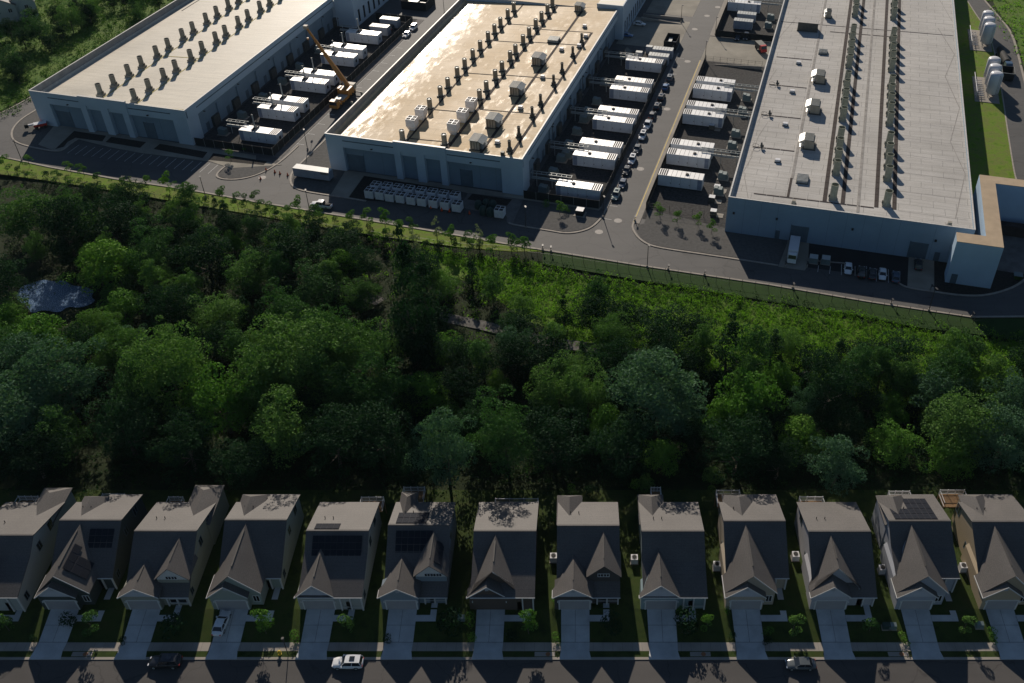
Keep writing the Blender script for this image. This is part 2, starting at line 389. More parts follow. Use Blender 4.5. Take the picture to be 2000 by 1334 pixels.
def smooth_line(pts, closed=False, it=2):
    for _ in range(it):
        out = []; n = len(pts)
        rng_ = range(n) if closed else range(n - 1)
        if not closed: out.append(pts[0])
        for i in rng_:
            a, b = pts[i], pts[(i + 1) % n]
            out += [(a[0] * .75 + b[0] * .25, a[1] * .75 + b[1] * .25), (a[0] * .25 + b[0] * .75, a[1] * .25 + b[1] * .75)]
        if not closed: out.append(pts[-1])
        pts = out
    return pts
def strip(b, pts, w, z0, z1, mat):
    n = len(pts); L_, R_ = [], []
    for i in range(n):
        a = pts[max(0, i - 1)]; c = pts[min(n - 1, i + 1)]
        dx, dy = c[0] - a[0], c[1] - a[1]; l = math.hypot(dx, dy) or 1
        nx, ny = -dy / l * w / 2, dx / l * w / 2
        L_.append((pts[i][0] + nx, pts[i][1] + ny)); R_.append((pts[i][0] - nx, pts[i][1] - ny))
    vs = [(x, y, z1) for x, y in L_] + [(x, y, z1) for x, y in R_] + [(x, y, z0) for x, y in L_] + [(x, y, z0) for x, y in R_]
    fs = []
    for i in range(n - 1):
        fs += [(n + i, n + i + 1, i + 1, i), (i, i + 1, 2 * n + i + 1, 2 * n + i), (3 * n + i, 3 * n + i + 1, n + i + 1, n + i)]
    fs += [(0, 2 * n, 3 * n, n), (n - 1, 2 * n - 1, 4 * n - 1, 3 * n - 1)]
    b.mesh(vs, fs, mat)
def kerb_line(pts, w=0.45, h=0.13, mat='kerb', name='kerb', z=0.0):
    b = MB(); strip(b, pts, w, z - 0.05, z + h, mat); return structure(b.build(name))
def Gs(l, s=1, ox=0, oy=0, z=0): return [G(x / s + ox, y / s + oy, z) for x, y in l]
# ---------------- terrain ----------------
def ss(a, b, x):
    t = min(1, max(0, (x - a) / (b - a))); return t * t * (3 - 2 * t)
PAD = 1.0
def south_edge(X):
    "world Y of the site's south kerb"
    xs = SOUTH
    if X <= xs[0][0]: return xs[0][1]
    for a, b in zip(xs, xs[1:]):
        if a[0] <= X <= b[0]: return a[1] + (b[1] - a[1]) * (X - a[0]) / (b[0] - a[0])
    return xs[-1][1]
SOUTH = [G(x, y) for x, y in [(-160, 285), (0, 306), (100, 327.5), (225, 350), (367, 371), (500, 395), (600, 411), (750, 436), (875, 457), (1000, 479),
                              (1075, 491), (1250, 519), (1500, 556), (1700, 590), (1825, 609), (1900, 620), (2000, 619), (2200, 611)]]
def hgt(X, Y):
    if Y < 86.8: return 0.0
    if Y < 92.4: return PAD * (Y - 86.8) / 5.6
    if Y < 118: return PAD
    e = south_edge(X) - 3
    if Y < 136: return PAD + (-0.06 - PAD) * ss(118, 136, Y) - 0.8 * ss(122, 140, Y)
    if Y > e: return -0.06
    n = math.sin(X * .07 + 1.3) * math.cos(Y * .09) * .35
    return -0.06 + (-0.8 + n) * ss(e, e - 9, Y)
gx = sorted(set([-1500, -700, -450, -360] + list(np.arange(-300, 201, 2.5)) + [230, 300, 450, 700, 1500]))
gy = sorted(set([-800, -200, 0, 40, 60, 76, 80, 86.8, 88, 90, 92.4, 94] + list(np.arange(96, 300, 2.5)) + [310, 340, 400, 500, 700, 1000, 2500]))
vs = [(x, y, hgt(x, y)) for y in gy for x in gx]; nx = len(gx)
fs = [(j * nx + i, j * nx + i + 1, (j + 1) * nx + i + 1, (j + 1) * nx + i) for j in range(len(gy) - 1) for i in range(nx - 1)]
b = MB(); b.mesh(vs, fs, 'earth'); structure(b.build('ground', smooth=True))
# verge of mown grass south of the site kerb
vp = [(-160, 285), (0, 306), (100, 327.5), (225, 350), (367, 371), (500, 395), (600, 411), (750, 436), (875, 457), (1000, 479), (1060, 489)]
vq = [(1060, 491), (1000, 491), (900, 483), (750, 462), (640, 445), (500, 420), (360, 397), (250, 377), (130, 358), (0, 340), (-160, 312)]
sheet('grass_verge', Gs(vp + vq), -0.01, 'verge')
sheet('grass_slope', Gs([(1060, 491), (1250, 521), (1500, 558), (1700, 592), (1825, 611), (1900, 623), (2000, 622), (2200, 614), (2200, 680), (2000, 665), (1900, 652), (1800, 640), (1650, 612), (1500, 588), (1250, 547), (1060, 515)]), -0.02, 'slope')

vs, fs = [], []; xs_ = list(np.arange(-42, 130, 2.0)); n_ = 12
for x in xs_:
    e_ = south_edge(x); w_ = min(1, max(0, (x + 42) / 40)) * 22 + 3
    for k in range(n_ + 1): y = e_ - 8.0 - w_ * k / n_ - (math.sin(x * .33) + math.sin(x * .11 + 1)) * 1.2 * (k > n_ - 2); vs.append((x, y, hgt(x, y) + .06))
for i in range(len(xs_) - 1):
    for k in range(n_): a = i * (n_ + 1) + k; fs.append((a, a + 1, a + n_ + 2, a + n_ + 1))
b = MB(); b.mesh(vs, fs, 'meadow_green'); structure(b.build('meadow_ground', smooth=True))
sheet('hillside_grass', [G(-160, 255), G(0, 216), G(30, 201), G(57, 187), D(-238, 330), D(-238, 520), D(-420, 520), D(-420, 250)], -.02, 'meadow_green')
sheet('roadside_grass', [G(1924, -25), G(1953, 28), G(1980, 60), G(1993, 100), G(2006, 155), G(2150, 150), G(2150, -60), G(1950, -60)], .01, 'meadow_green')
# ---------------- site pavements ----------------
east = [(2000, 155), (1987, 100), (1975, 62), (1950, 32), (1922, 0), (1900, -30)]
site = SOUTH + [G(2200, 400), G(2060, 260)] + [G(x, y) for x, y in east] + [D(40, 520), D(-236, 520), G(60, 190), G(30, 207), G(0, 222), G(-160, 262)]
sheet('site_asphalt', site, 0.0, 'asphalt')
kerb_line([(x, y + 0.1) for x, y in SOUTH], 0.55, 0.14, name='kerb')
kerb_line(smooth_line([G(x, y) for x, y in [(2040, 300)] + east]), 0.7, 0.14, name='kerb')
kerb_line([G(-160, 262), G(0, 222), G(30, 207), G(60, 190), D(-236, 330), D(-236, 520)], 0.5, 0.14, name='kerb')
def Drect(name, p0, p1, q0, q1, z, mat): return sheet(name, [D(p0, q0), D(p1, q0), D(p1, q1), D(p0, q1)], z, mat)
# yards beside each warehouse
Drect('yard_gravel', -174, -148.2, 215, 322, 0.03, 'gravel_dark')
Drect('yard_gravel', -72, -51, 211, 313, 0.03, 'gravel_dark')
Drect('yard_gravel', -39.2, -17.5, 209, 312, 0.03, 'gravel_dark')
Drect('yard_gravel', -39.2, -17.5, 334, 440, 0.03, 'gravel_dark')
Drect('loading_apron', -72, -50.2, 318.5, 345, 0.02, 'concrete_pad')
Drect('loading_apron', -68, -50.2, 350, 430, 0.02, 'concrete_pad')
Drect('car_park', -41, -17.5, 312.5, 333.5, 0.02, 'concrete_pad')
Drect('kerb_walk', -41.3, -39.4, 206.3, 312, 0.10, 'concrete')
Drect('kerb_walk', -41.3, -39.4, 334, 440, 0.10, 'concrete')
Drect('yellow_line', -41.05, -40.85, 206.6, 312, 0.108, 'yellow')
Drect('verge_strip', -51, -49.5, 211, 316, 0.05, 'concrete_old')
Drect('pavement', -148.2, -145.6, 214, 322, 0.06, 'concrete_old')
# front of the left warehouse
z1 = lambda l: Gs(l, 4)
sheet('concrete_walk', z1([(430, 975), (700, 1015), (1080, 1070), (1500, 1135), (2000, 1215), (2000, 1250), (2200, 1290), (1800, 1315), (1640, 1262), (1100, 1195), (860, 1150), (600, 1085), (545, 1120), (500, 1165), (430, 1180), (300, 1130)]), 0.08, 'concrete_pad', 0.1)
for pl in ([(580, 1025), (830, 1062), (800, 1107), (590, 1078), (530, 1110), (500, 1148), (430, 1168)], [(870, 1070), (1142, 1112), (1095, 1157), (825, 1112)],
           [(1250, 1125), (1622, 1190), (1585, 1237), (1200, 1166)], [(1665, 1198), (2090, 1262), (2060, 1292), (1630, 1252)]):
    sheet('planting_bed', z1(pl), 0.085, 'mulch')
sheet('gravel_island', z1([(285, 860), (160, 945), (100, 1020), (110, 1085), (200, 1135), (300, 1150), (320, 1120), (430, 975), (360, 900)]), 0.06, 'gravel_grey')
kerb_line(smooth_line(z1([(285, 858), (160, 935), (95, 1010), (90, 1075), (130, 1115), (240, 1150), (420, 1183), (490, 1180), (550, 1125), (610, 1088)])), 0.5, 0.15)
kerb_line(smooth_line(z1([(1760, 1300), (1700, 1350), (1690, 1385), (1760, 1405), (1900, 1400), (2060, 1350), (2200, 1260), (2330, 1140)])), 0.5, 0.15)
sheet('gravel_island', z1([(1780, 1300), (1715, 1350), (1705, 1380), (1770, 1395), (1900, 1390), (2050, 1345), (2190, 1255), (2060, 1235)]), 0.065, 'gravel_grey')
b = MB()
for i in range(18):
    p = -206.6 + 2.68 * i; a0 = D(p, 206.2); a1 = D(p, 200.9); strip(b, [a0, a1], 0.12, 0.002, 0.01, 'paint_line')
structure(b.build('parking_lines'))
# front of the middle warehouse
z6 = lambda l: Gs(l, 4, 500, 250)
sheet('gravel_island', z6([(540, 95), (345, 295), (300, 345), (280, 410), (300, 458), (380, 488), (590, 515), (705, 345), (640, 300)]), 0.05, 'gravel_grey')
sheet('concrete_drive', z6([(700, 335), (845, 372), (720, 545), (585, 520)]), 0.09, 'concrete_pad', 0.08)
sheet('gravel_bed', z6([(848, 376), (1575, 488), (1500, 600), (860, 568), (725, 545)]), 0.055, 'mulch')
sheet('concrete_walk', z6([(700, 330), (1110, 385), (1520, 445), (2075, 530), (2300, 560), (2700, 620), (2680, 645), (2290, 590), (1990, 545), (1660, 510), (1570, 488), (848, 374), (705, 348)]), 0.10, 'concrete_pad', 0.1)
sheet('concrete_walk', z6([(1660, 508), (1990, 545), (2090, 560), (2000, 760), (1960, 740), (1960, 690), (1640, 630), (1600, 600)]), 0.095, 'concrete_old', 0.1)
sheet('gravel_bed', z6([(1690, 515), (2000, 560), (1960, 610), (1650, 560)]), 0.105, 'mulch')
kerb_line(smooth_line(z6([(545, 88), (340, 288), (285, 340), (265, 410), (285, 460), (370, 495), (560, 525), (720, 548), (860, 572)])), 0.5, 0.15)
kerb_line(smooth_line(z6([(1975, 742), (2000, 755), (2300, 803), (2420, 825), (2530, 812), (2620, 780), (2690, 715), (2725, 655)]) + [D(-49.3, 212), D(-49.3, 316)]), 0.5, 0.15)
sheet('gravel_island', z6([(2120, 570), (2670, 650), (2710, 660), (2680, 705), (2610, 770), (2520, 800), (2420, 812), (2300, 795), (2020, 745)]), 0.06, 'gravel_grey')
# front of the right warehouse
z7 = lambda l: Gs(l, 4, 1000, 250); z8 = lambda l: Gs(l, 4, 1500, 300)
kerb_line(smooth_line(z7([(965, 735), (945, 745), (940, 790), (985, 860), (1060, 912), (1180, 942), (1600, 1002), (2000, 1062), (2080, 1075)])), 0.5, 0.15)
sheet('gravel_island', z7([(985, 755), (965, 790), (1000, 850), (1070, 900), (1180, 930), (1600, 990), (2080, 1062), (2090, 1000), (2200, 870), (1672, 785), (1075, 640), (1030, 750)]), 0.05, 'gravel_grey')
sheet('car_lot', z8([(310, 640), (1110, 800), (1090, 1040), (1020, 1010), (680, 940), (310, 890)]), 0.04, 'asphalt_new')
sheet('concrete_dock', z8([(150, 650), (322, 660), (312, 880), (285, 915), (80, 885), (150, 700)]), 0.11, 'concrete_pad', 0.1)
sheet('concrete_dock', z8([(1100, 790), (1297, 822), (1297, 1075), (1088, 1038)]), 0.11, 'concrete_pad', 0.1)
sheet('gravel_bed', z8([(1300, 830), (1900, 930), (2080, 950), (2000, 995), (1890, 1050), (1700, 1100), (1500, 1100), (1300, 1072)]), 0.06, 'mulch')
kerb_line(smooth_line(z8([(1015, 1010), (1080, 1048), (1300, 1080), (1500, 1110), (1700, 1112), (1890, 1060), (2000, 995), (2090, 900)])), 0.55, 0.15)
kerb_line(z8([(310, 835), (600, 858)]), 0.4, 0.14)
b = MB()
for x, y, x2, y2 in ((395, 875, 388, 925), (488, 880, 480, 940), (575, 865, 572, 950), (680, 880, 680, 955), (770, 880, 772, 960), (850, 900, 846, 1000), (940, 905, 940, 1010), (1030, 920, 1030, 1000)):
    a0, a1 = z8([(x, y), (x2, y2)]); strip(b, [a0, a1], 0.12, 0.045, 0.05, 'paint_line')
structure(b.build('parking_lines'))
# tick marks of kerbside bays
b = MB()
for q in np.arange(223, 312, 6.6): strip(b, [D(-145.4, q), D(-143.0, q)], 0.14, 0.002, 0.01, 'paint_line')
for q in np.arange(206.5, 314, 6.6): strip(b, [D(-49.0, q), D(-46.8, q)], 0.12, 0.002, 0.01, 'paint_line')
strip(b, [D(-145.4, 219), D(-145.4, 312)], 0.10, 0.002, 0.009, 'paint_line')
structure(b.build('bay_marks'))
# east lawn between warehouse and road
sheet('grass_strip', [D(41.3, 241), D(41.3, 420)] + [G(x, y) for x, y in [(1880, -20), (1890, 3), (1905, 27), (1937, 72), (1957, 180), (1967, 250), (1978, 330), (1985, 352)]], 0.05, 'verge')
kerb_line(smooth_line([G(x, y) for x, y in [(1890, 3), (1905, 27), (1937, 72), (1957, 180), (1967, 250), (1980, 333), (1985, 352)]]), 0.4, 0.13)
b = MB()
for x, y in [(1207, 431), (1170, 453), (1251, 330), (1303, 213), (1343, 120), (1357, 57), (1381, 31), (1402, 14), (512, 347), (735, 38)]:
    g = G(x, y); b.lathe([(0.0, 0.022), (0.95, 0.022), (1.05, 0.012)], 'manhole', g[0], g[1], 20)
structure(b.build('manhole_covers'))

# ---------------- warehouses ----------------
def warehouse(name, label, p0, p1, q0, q1, h, roofm, deck, fronts=None, far=None):
    "deck = deck height at the left and right edges"
    W = p1 - p0; L = q1 - q0; o = D(p0, q0)
    t = thing(name, label, 'warehouse', (o[0], o[1], 0), PHI)
    b = MB(); T = 0.3; z = h
    if fronts:
        # walls set back 0.6 m behind piers and header
        S0 = 0.9
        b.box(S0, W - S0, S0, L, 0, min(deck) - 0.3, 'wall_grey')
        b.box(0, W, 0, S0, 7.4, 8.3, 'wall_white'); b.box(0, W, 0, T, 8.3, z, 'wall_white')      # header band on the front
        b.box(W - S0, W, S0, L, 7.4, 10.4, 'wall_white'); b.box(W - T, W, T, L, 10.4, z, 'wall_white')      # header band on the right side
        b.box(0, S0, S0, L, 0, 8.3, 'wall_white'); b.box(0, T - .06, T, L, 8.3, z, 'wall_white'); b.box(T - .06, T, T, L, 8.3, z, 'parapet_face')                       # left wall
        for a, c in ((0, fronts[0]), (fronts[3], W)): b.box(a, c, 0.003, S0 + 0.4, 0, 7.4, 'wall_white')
        b.box(W - S0 - 0.4, W - 0.003, S0 + 0.4, 5.5, 0, 7.4, 'wall_white')
        a, c = fronts[1], fronts[2]; n = (c - a)
        for x0, x1 in ((a, a + n * .12), (a + n * .42, a + n * .58), (a + n * .88, c)): b.box(x0, x1, -0.35, S0, 0, 8.6, 'wall_white')
        b.box(a, c, -0.35, 0.0, 8.6, z + 0.5, 'wall_white'); b.box(a, c, 0.0, 0.3, z - 0.1, z + 0.5, 'wall_white')
        b.build('wall', t)
        g = MB()
        for x0, x1 in ((fronts[0] + .2, a - .2), (c + .2, fronts[3] - .2)): g.box(x0, x1, -0.02, 0.1, 9.3, 9.62, 'wall_groove')
        g.box(W - 0.1, W + 0.02, 5.5, L, 9.3, 9.62, 'wall_groove'); g.build('reveal', t)
        for x0 in list(np.arange(fronts[0] + 5.5, a - 1, 5.5)) + list(np.arange(c + 4.5, fronts[3] - 1, 4.5)):
            g = MB(); g.box(x0, x0 + .05, S0 - .02, S0 + .02, 0, 7.4, 'wall_groove'); g.build('panel_joint', t)
        for x0, w_ in (((fronts[0] + .6), 4.6), (c + 3.4, 3.2)):
            d = MB(); d.box(x0, x0 + w_, S0 - .08, S0 + .05, 0.1, 5.0, 'wall_dark'); d.box(x0 - .15, x0, S0 - .12, S0 + .05, 0.1, 5.15, 'wall_groove')
            d.box(x0 + w_, x0 + w_ + .15, S0 - .12, S0 + .05, 0.1, 5.15, 'wall_groove'); d.build('loading_door', t)
        for x0 in ((fronts[0] + a) / 2 + .8, (c + fronts[3]) / 2 - 1): 
            l_ = MB(); l_.box(x0, x0 + .5, -0.5, 0, 8.0, 8.2, 'pole_dark'); l_.build('wall_lamp', t)
        for k in range(5):
            y = 8 + k * 19; 
            l_ = MB(); l_.box(W, W + .7, y, y + .25, 7.0, 7.2, 'pole_dark'); l_.build('wall_lamp', t)
        for k in range(9):
            y = 9.0 + k * 11.3
            d = MB(); d.box(W - S0 - .05, W - S0 + .06, y, y + 1.6, 0.1, 2.6, 'wall_dark'); d.build('side_door', t)
        for k in range(8):
            y = 12 + k * 11.5; d = MB(); d.box(W - S0, W - S0 + .9, y, y + 3.2, 0.05, 3.2, 'galv_dark'); d.box(W - S0, W - S0 + .5, y + 3.6, y + 4.2, 0.05, 6.0, 'wall_grey'); d.build('wall_cabinet', t)
    else:
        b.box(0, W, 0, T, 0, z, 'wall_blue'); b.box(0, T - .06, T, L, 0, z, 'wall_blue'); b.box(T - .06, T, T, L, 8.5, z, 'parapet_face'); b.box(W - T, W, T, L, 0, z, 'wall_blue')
        b.build('wall', t)
        for x0 in np.arange(4.2, W - 2, 4.15):
            if not (15.5 < x0 < 21 or 44 < x0 < 49.5): g = MB(); g.box(x0, x0 + .04, -.015, 0.02, 0, z - .1, 'wall_groove'); g.build('panel_joint', t)
        for x0 in (16.4, 45.0):
            d = MB(); d.box(x0, x0 + 4.2, -0.12, 0.0, 0.2, 4.6, 'wall_dark'); d.box(x0 - .2, x0, -0.16, 0, 0.2, 4.8, 'wall_groove'); d.build('loading_door', t)
        d = MB(); d.box(12.6, 13.7, -0.1, 0, 0.1, 2.5, 'wall_groove'); d.build('entrance_door', t)
        d = MB(); d.box(51, 52.3, -0.1, 0, 0.1, 2.6, 'wall_dark'); d.build('entrance_door', t)
        for x0 in (1.5, 12.2, 30.6, 50.2):
            l_ = MB(); l_.box(x0, x0 + .5, -0.35, 0, 5.6, 6.1, 'pole_dark'); l_.build('wall_lamp', t)
    r = MB(); zl, zr = deck
    r.poly([(T, T, zl), (W - T, T, zr), (W - T, L, zr), (T, L, zl)], roofm)
    # sloped curbs inside the parapet
    r.poly([(T, T, zl + .5), (T + .5, T, zl + .01 * 0 + (zr - zl) * .5 / W + .01), (T + .5, L, zl + (zr - zl) * .5 / W + .01), (T, L, zl + .5)], roofm)
    r.build('roof', t)
    c = MB()
    c.box(-.05, T + .02, -.08, L, z, z + .06, 'parapet_cap'); c.box(W - T - .02, W + .05, -.08, L, z, z + .06, 'parapet_cap')
    if fronts:
        for x0, x1, dz in ((T + .06, fronts[1], 0), (fronts[1], fronts[2], .5), (fronts[2], W - T - .06, 0)): c.box(x0, x1, -.08 - (.35 if dz else 0), .3, z + dz, z + dz + .06, 'parapet_cap')
    else: c.box(T + .06, W - T - .06, -.08, T, z, z + .06, 'parapet_cap')
    c.build('parapet_coping', t)
    return t
simple('wall_blue', (0.27, 0.365, 0.46), 0.8, var=0.05, scale=0.2)
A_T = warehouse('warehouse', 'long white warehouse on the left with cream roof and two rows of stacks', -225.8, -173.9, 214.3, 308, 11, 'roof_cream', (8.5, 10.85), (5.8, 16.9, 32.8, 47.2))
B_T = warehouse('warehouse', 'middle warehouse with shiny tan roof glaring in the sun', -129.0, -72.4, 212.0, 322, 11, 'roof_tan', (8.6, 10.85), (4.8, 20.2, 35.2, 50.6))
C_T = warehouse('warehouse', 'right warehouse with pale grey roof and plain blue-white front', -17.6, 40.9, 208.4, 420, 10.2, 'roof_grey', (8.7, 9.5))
# office blocks at the far ends
def office(label, p0, p1, q0, q1, h, step):
    o = D(p0, q0); t = thing('office_block', label, 'office building', (o[0], o[1], 0), PHI)
    W, L = p1 - p0, q1 - q0
    b = MB(); b.box(0, W, 0, L, 0, h, 'wall_white', 'roof_cream'); b.box(-.05, W + .05, -.05, .3, h, h + .5, 'wall_white'); b.box(W - .3, W + .05, .3, L, h, h + .5, 'wall_white'); b.build('wall', t)
    for k in range(int(L / step)):
        d = MB(); y = 3 + k * step; d.box(W - .05, W + .06, y, y + 1.3, 1.2, 5.6, 'glass_dark'); d.box(W, W + .09, y - .1, y, 1.1, 5.7, 'wall_grey'); d.build('window', t)
    return t
office('white office wing with tall dark windows behind the left warehouse', -173.9, -166.5, 308.3, 420, 11.4, 4.2)
office('pale office wing with slot windows at the back of the middle warehouse', -80, -70.6, 322.3, 420, 11.6, 3.4)
b = MB(); o = D(-225.8, 308.3); t = thing('warehouse_extension', 'cream roofed far half of the left warehouse', 'warehouse', (o[0], o[1], 0), PHI)
b.box(0, 51.8, 0, 110, 0, 9.2, 'wall_white', 'roof_cream'); b.box(0, .35, 0, 110, 9.2, 11, 'wall_white'); b.build('wall', t)
b = MB(); o = D(-129, 322.3); t = thing('warehouse_extension', 'tan roofed far half of the middle warehouse', 'warehouse', (o[0], o[1], 0), PHI)
b.box(0, 48.9, 0, 100, 0, 10.4, 'wall_white', 'roof_tan'); b.box(0, .35, 0, 100, 10.4, 11, 'wall_white'); b.build('wall', t)
# L-shaped screen block at the right warehouse's corner
ap = [PQ(x, y, 11.6) for x, y in [(1868, 456), (1961, 484), (1942, 360), (1913, 341), (1925, 462)]]
xa, ya = ap[0][0], ap[1][1]; xb = ap[1][0]; xc = ap[3][0]; yc = ap[3][1]; yd = ap[4][1]
o = D(xa, ya); t = thing('service_block', 'tall L-shaped service block with tan roof at the corner of the right warehouse', 'service building', (o[0], o[1], 0), PHI)
W1 = xb - xa; X1 = xc - xa; Y1 = yc - ya; Y2 = yd - ya + .2
b = MB(); b.box(0, W1, 0, Y2, 0, 11.5, 'wall_bright'); b.box(X1, W1, Y2, Y1 - 3.6, 0, 11.5, 'wall_bright'); b.box(X1, 40, Y1 - 3.6, Y1, 0, 11.5, 'wall_bright'); b.build('wall', t)
b = MB(); b.prism([(0, 0), (W1, 0), (W1, Y1 - 3.6), (40, Y1 - 3.6), (40, Y1), (X1, Y1), (X1, Y2), (0, Y2)], 11.5, 11.62, 'annex_roof'); b.build('roof', t)
b = MB(); b.box(1.0, 2.4, -.1, 0, 0.1, 2.7, 'wall_dark'); b.build('door', t)

# ---------------- roof walkways, drain lines ----------------
def roofz(which, p):
    if which == 'A': return 8.5 + (p + 225.8) / 51.9 * 2.35
    if which == 'B': return 8.6 + (p + 129.0) / 56.6 * 2.25
    return 8.7 + (p + 17.6) / 58.5 * 0.8
def walkline(which, p0, q0, p1, q1, w_, label, mat='walk_pad', gaps=True):
    o = D(p0, q0); t = MB(); L = math.hypot(p1 - p0, q1 - q0); along = q1 != q0
    z0 = roofz(which, p0); z1_ = roofz(which, p1)
    n = max(1, int(L / 3.1)) if gaps else 1
    for i in range(n):
        a = L * i / n + (.12 if gaps else 0); c = L * (i + 1) / n
        za = z0 + (z1_ - z0) * a / L + .03; zc = z0 + (z1_ - z0) * c / L + .03
        if along: t.hexa([(-w_ / 2, a, za - .02), (w_ / 2, a, za - .02), (w_ / 2, c, za - .02), (-w_ / 2, c, za - .02)], [(-w_ / 2, a, za + .04), (w_ / 2, a, za + .04), (w_ / 2, c, za + .04), (-w_ / 2, c, za + .04)], mat)
        else: t.hexa([(a, -w_ / 2, za - .03), (c, -w_ / 2, zc - .03), (c, w_ / 2, zc - .03), (a, w_ / 2, za - .03)], [(a, -w_ / 2, za + .04), (c, -w_ / 2, zc + .04), (c, w_ / 2, zc + .04), (a, w_ / 2, za + .04)], mat)
    ob = t.build('roof_walkway', None, (o[0], o[1], 0), PHI)
    return tag(ob, label, 'roof walkway', 'walkway pads on the roofs')
walkline('B', -94.2, 214, -94.2, 322, .9, 'brown walkway strip beside the second stack row on the tan roof')
walkline('B', -84.4, 213.5, -84.4, 322, .8, 'brown walkway strip through the hooded units on the tan roof')
walkline('B', -76.1, 214, -76.1, 300, .8, 'brown walkway strip beside the short stacks near the right edge of the tan roof')
walkline('B', -106.8, 214, -106.8, 322, .5, 'thin dark strip behind the first stack row on the tan roof')
for i, q in enumerate((217.8, 236, 262, 288, 303)): walkline('B', -106.5, q, -94.8, q, .35, '%s thin cross strip from the front between stack rows on the tan roof' % ORD[i], gaps=False)
for i, q in enumerate((238.5, 262.5, 289, 300)): walkline('B', -93.6, q, -76.6, q, .4, '%s cross strip from the front at the right side of the tan roof' % ORD[i], gaps=False)
walkline('C', 5.6, 214.3, 5.6, 420, 1.0, 'dark walkway strip left of the left stack row on the grey roof')
walkline('C', 10.0, 214.3, 10.0, 420, 1.0, 'dark walkway strip right of the left stack row on the grey roof')
walkline('C', 18.1, 214.3, 18.1, 420, 1.0, 'dark walkway strip left of the right stack row on the grey roof')
walkline('C', 22.4, 214.3, 22.4, 420, 1.0, 'dark walkway strip right of the right stack row on the grey roof')
simple('drain_grey', (0.33, 0.31, 0.285), 0.9, var=.2)
walkline('C', 13.8, 211, 13.8, 420, .7, 'pale stained strip midway between the two stack rows on the grey roof', 'drain_grey', False)
walkline('C', -3.2, 224, -3.2, 420, .7, 'pale stained strip beside the hooded units on the grey roof', 'drain_grey', False)
walkline('C', -3.4, 214.3, -3.4, 224, .6, 'short dark walkway strip at the front left of the grey roof')
walkline('C', -12, 214.0, 17.5, 214.0, .4, 'dark strip across the front edge of the grey roof')
for i, q in enumerate((238.6, 258.5, 279.3, 300.6)): walkline('C', -15.3, q, -4, q, .45, '%s dark pipe strip from the front at the left of the grey roof' % ORD[i])
walkline('C', -17, 331, 40, 331, .25, 'thin seam strip crossing the whole grey roof near the back', gaps=False)
walkline('C', 0, 325.5, 20, 325.5, .4, 'dark strip crossing between the stack rows near the back of the grey roof')
# ---------------- exhaust stacks ----------------
def stack_kind(kind):
    t = thing('exhaust_stack', 'x', 'exhaust stack')
    b = MB(); n = MB()
    if kind == 'A':
        n.box(-1.0, 1.0, -1.0, 1.0, -.35, .55, 'curb_beige'); n.build('base', t)
        b.lathe([(.95, .55), (.95, .8), (.78, 1.0), (.78, 3.5), (.82, 3.5), (.82, 3.62), (.72, 3.62), (.70, 1.2), (0, 1.2)], 'stack_metal', n=24); b.build('pipe', t, smooth=False)
        k = MB(); k.box(.75, 1.1, -.3, .3, .9, 1.5, 'galv_dark'); k.build('motor_box', t)
    elif kind == 'C':
        n.box(-1.0, 1.0, -1.0, 1.0, -.3, .35, 'curb_beige'); n.build('base', t)
        b.lathe([(1.0, .35), (1.0, .7), (.9, .8), (.9, 4.0), (.96, 4.0), (.96, 4.15), (.86, 4.15), (.84, .9), (0, .9)], 'stack_olive', n=24); b.build('pipe', t)
        k = MB(); k.box(-1.15, -.75, -.3, .3, .5, 1.2, 'galv_dark'); k.build('motor_box', t)
    elif kind == 'B':
        n.box(-.9, .9, -.9, .9, -.4, .35, 'galv_dark'); n.build('base', t)
        b.lathe([(.8, .35), (.78, .5), (.72, .6), (.72, 2.9), (.78, 2.95), (.78, 3.1), (.68, 3.1), (.60, 2.7), (0, 2.6)], 'stack_metal', n=24); b.build('pipe', t)
        k = MB(); k.lathe([(.0, 2.98), (.25, 2.98), (.25, 2.9), (0, 2.9)], 'galv', n=12)
        for a in range(4): k.box(-.03, .03, -.66, .66, 2.9, 2.96, 'galv') if a == 0 else (k.box(-.66, .66, -.03, .03, 2.9, 2.96, 'galv') if a == 1 else None)
        k.build('guard', t)
    elif kind == 'S':
        n.box(-.75, .75, -.75, .75, -.3, .3, 'galv_dark'); n.box(-.55, .55, -.55, .55, .3, 1.0, 'galv_dark'); n.build('base', t)
        b.lathe([(.5, 1.0), (.42, 1.2), (.42, 2.9), (.5, 2.9), (.5, 3.1), (.4, 3.1), (.38, 1.5), (0, 1.5)], 'galv_dark', n=18); b.build('pipe', t)
    return Kind(t)
def place(which, kk, rows, lab, group):
    for (p, qs, rl) in rows:
        for i, q in enumerate(qs):
            x, y = D(p, q); kk.put((x, y, roofz(which, p)), PHI, lab % (ORD[i], rl), group=group)
KA, KB, KC, KS = stack_kind('A'), stack_kind('B'), stack_kind('C'), stack_kind('S')
qa1 = [219.8, 226.3, 233.7, 240.3, 248.4, 254.8, 263.0, 269.1, 277.2, 283.8, 291.3, 297.8, 305.4, 312]
qa2 = [218.1, 225.2, 232.9, 239.2, 247.5, 254.1, 262.1, 267.9, 276.1, 282.3, 290.5, 296.9, 304.8, 311]
for i, (p0, q0, p1, q1) in enumerate(((-203.9, 214.8, -203.9, 318), (-191.0, 214.8, -191.0, 318), (-190.5, 215.1, -174.6, 215.1), (-206, 249.5, -190.5, 249.5))):
    walkline('A', p0, q0, p1, q1, .32, ('yellow painted line beside the left stack row on the cream roof', 'yellow painted line beside the right stack row on the cream roof', 'yellow painted line along the front edge of the cream roof', 'yellow painted line crossing between the rows on the cream roof')[i], 'roof_yellow', False)
walkline('A', -222, 287, -174.5, 284, .25, 'thin dark joint crossing the cream roof', gaps=False)
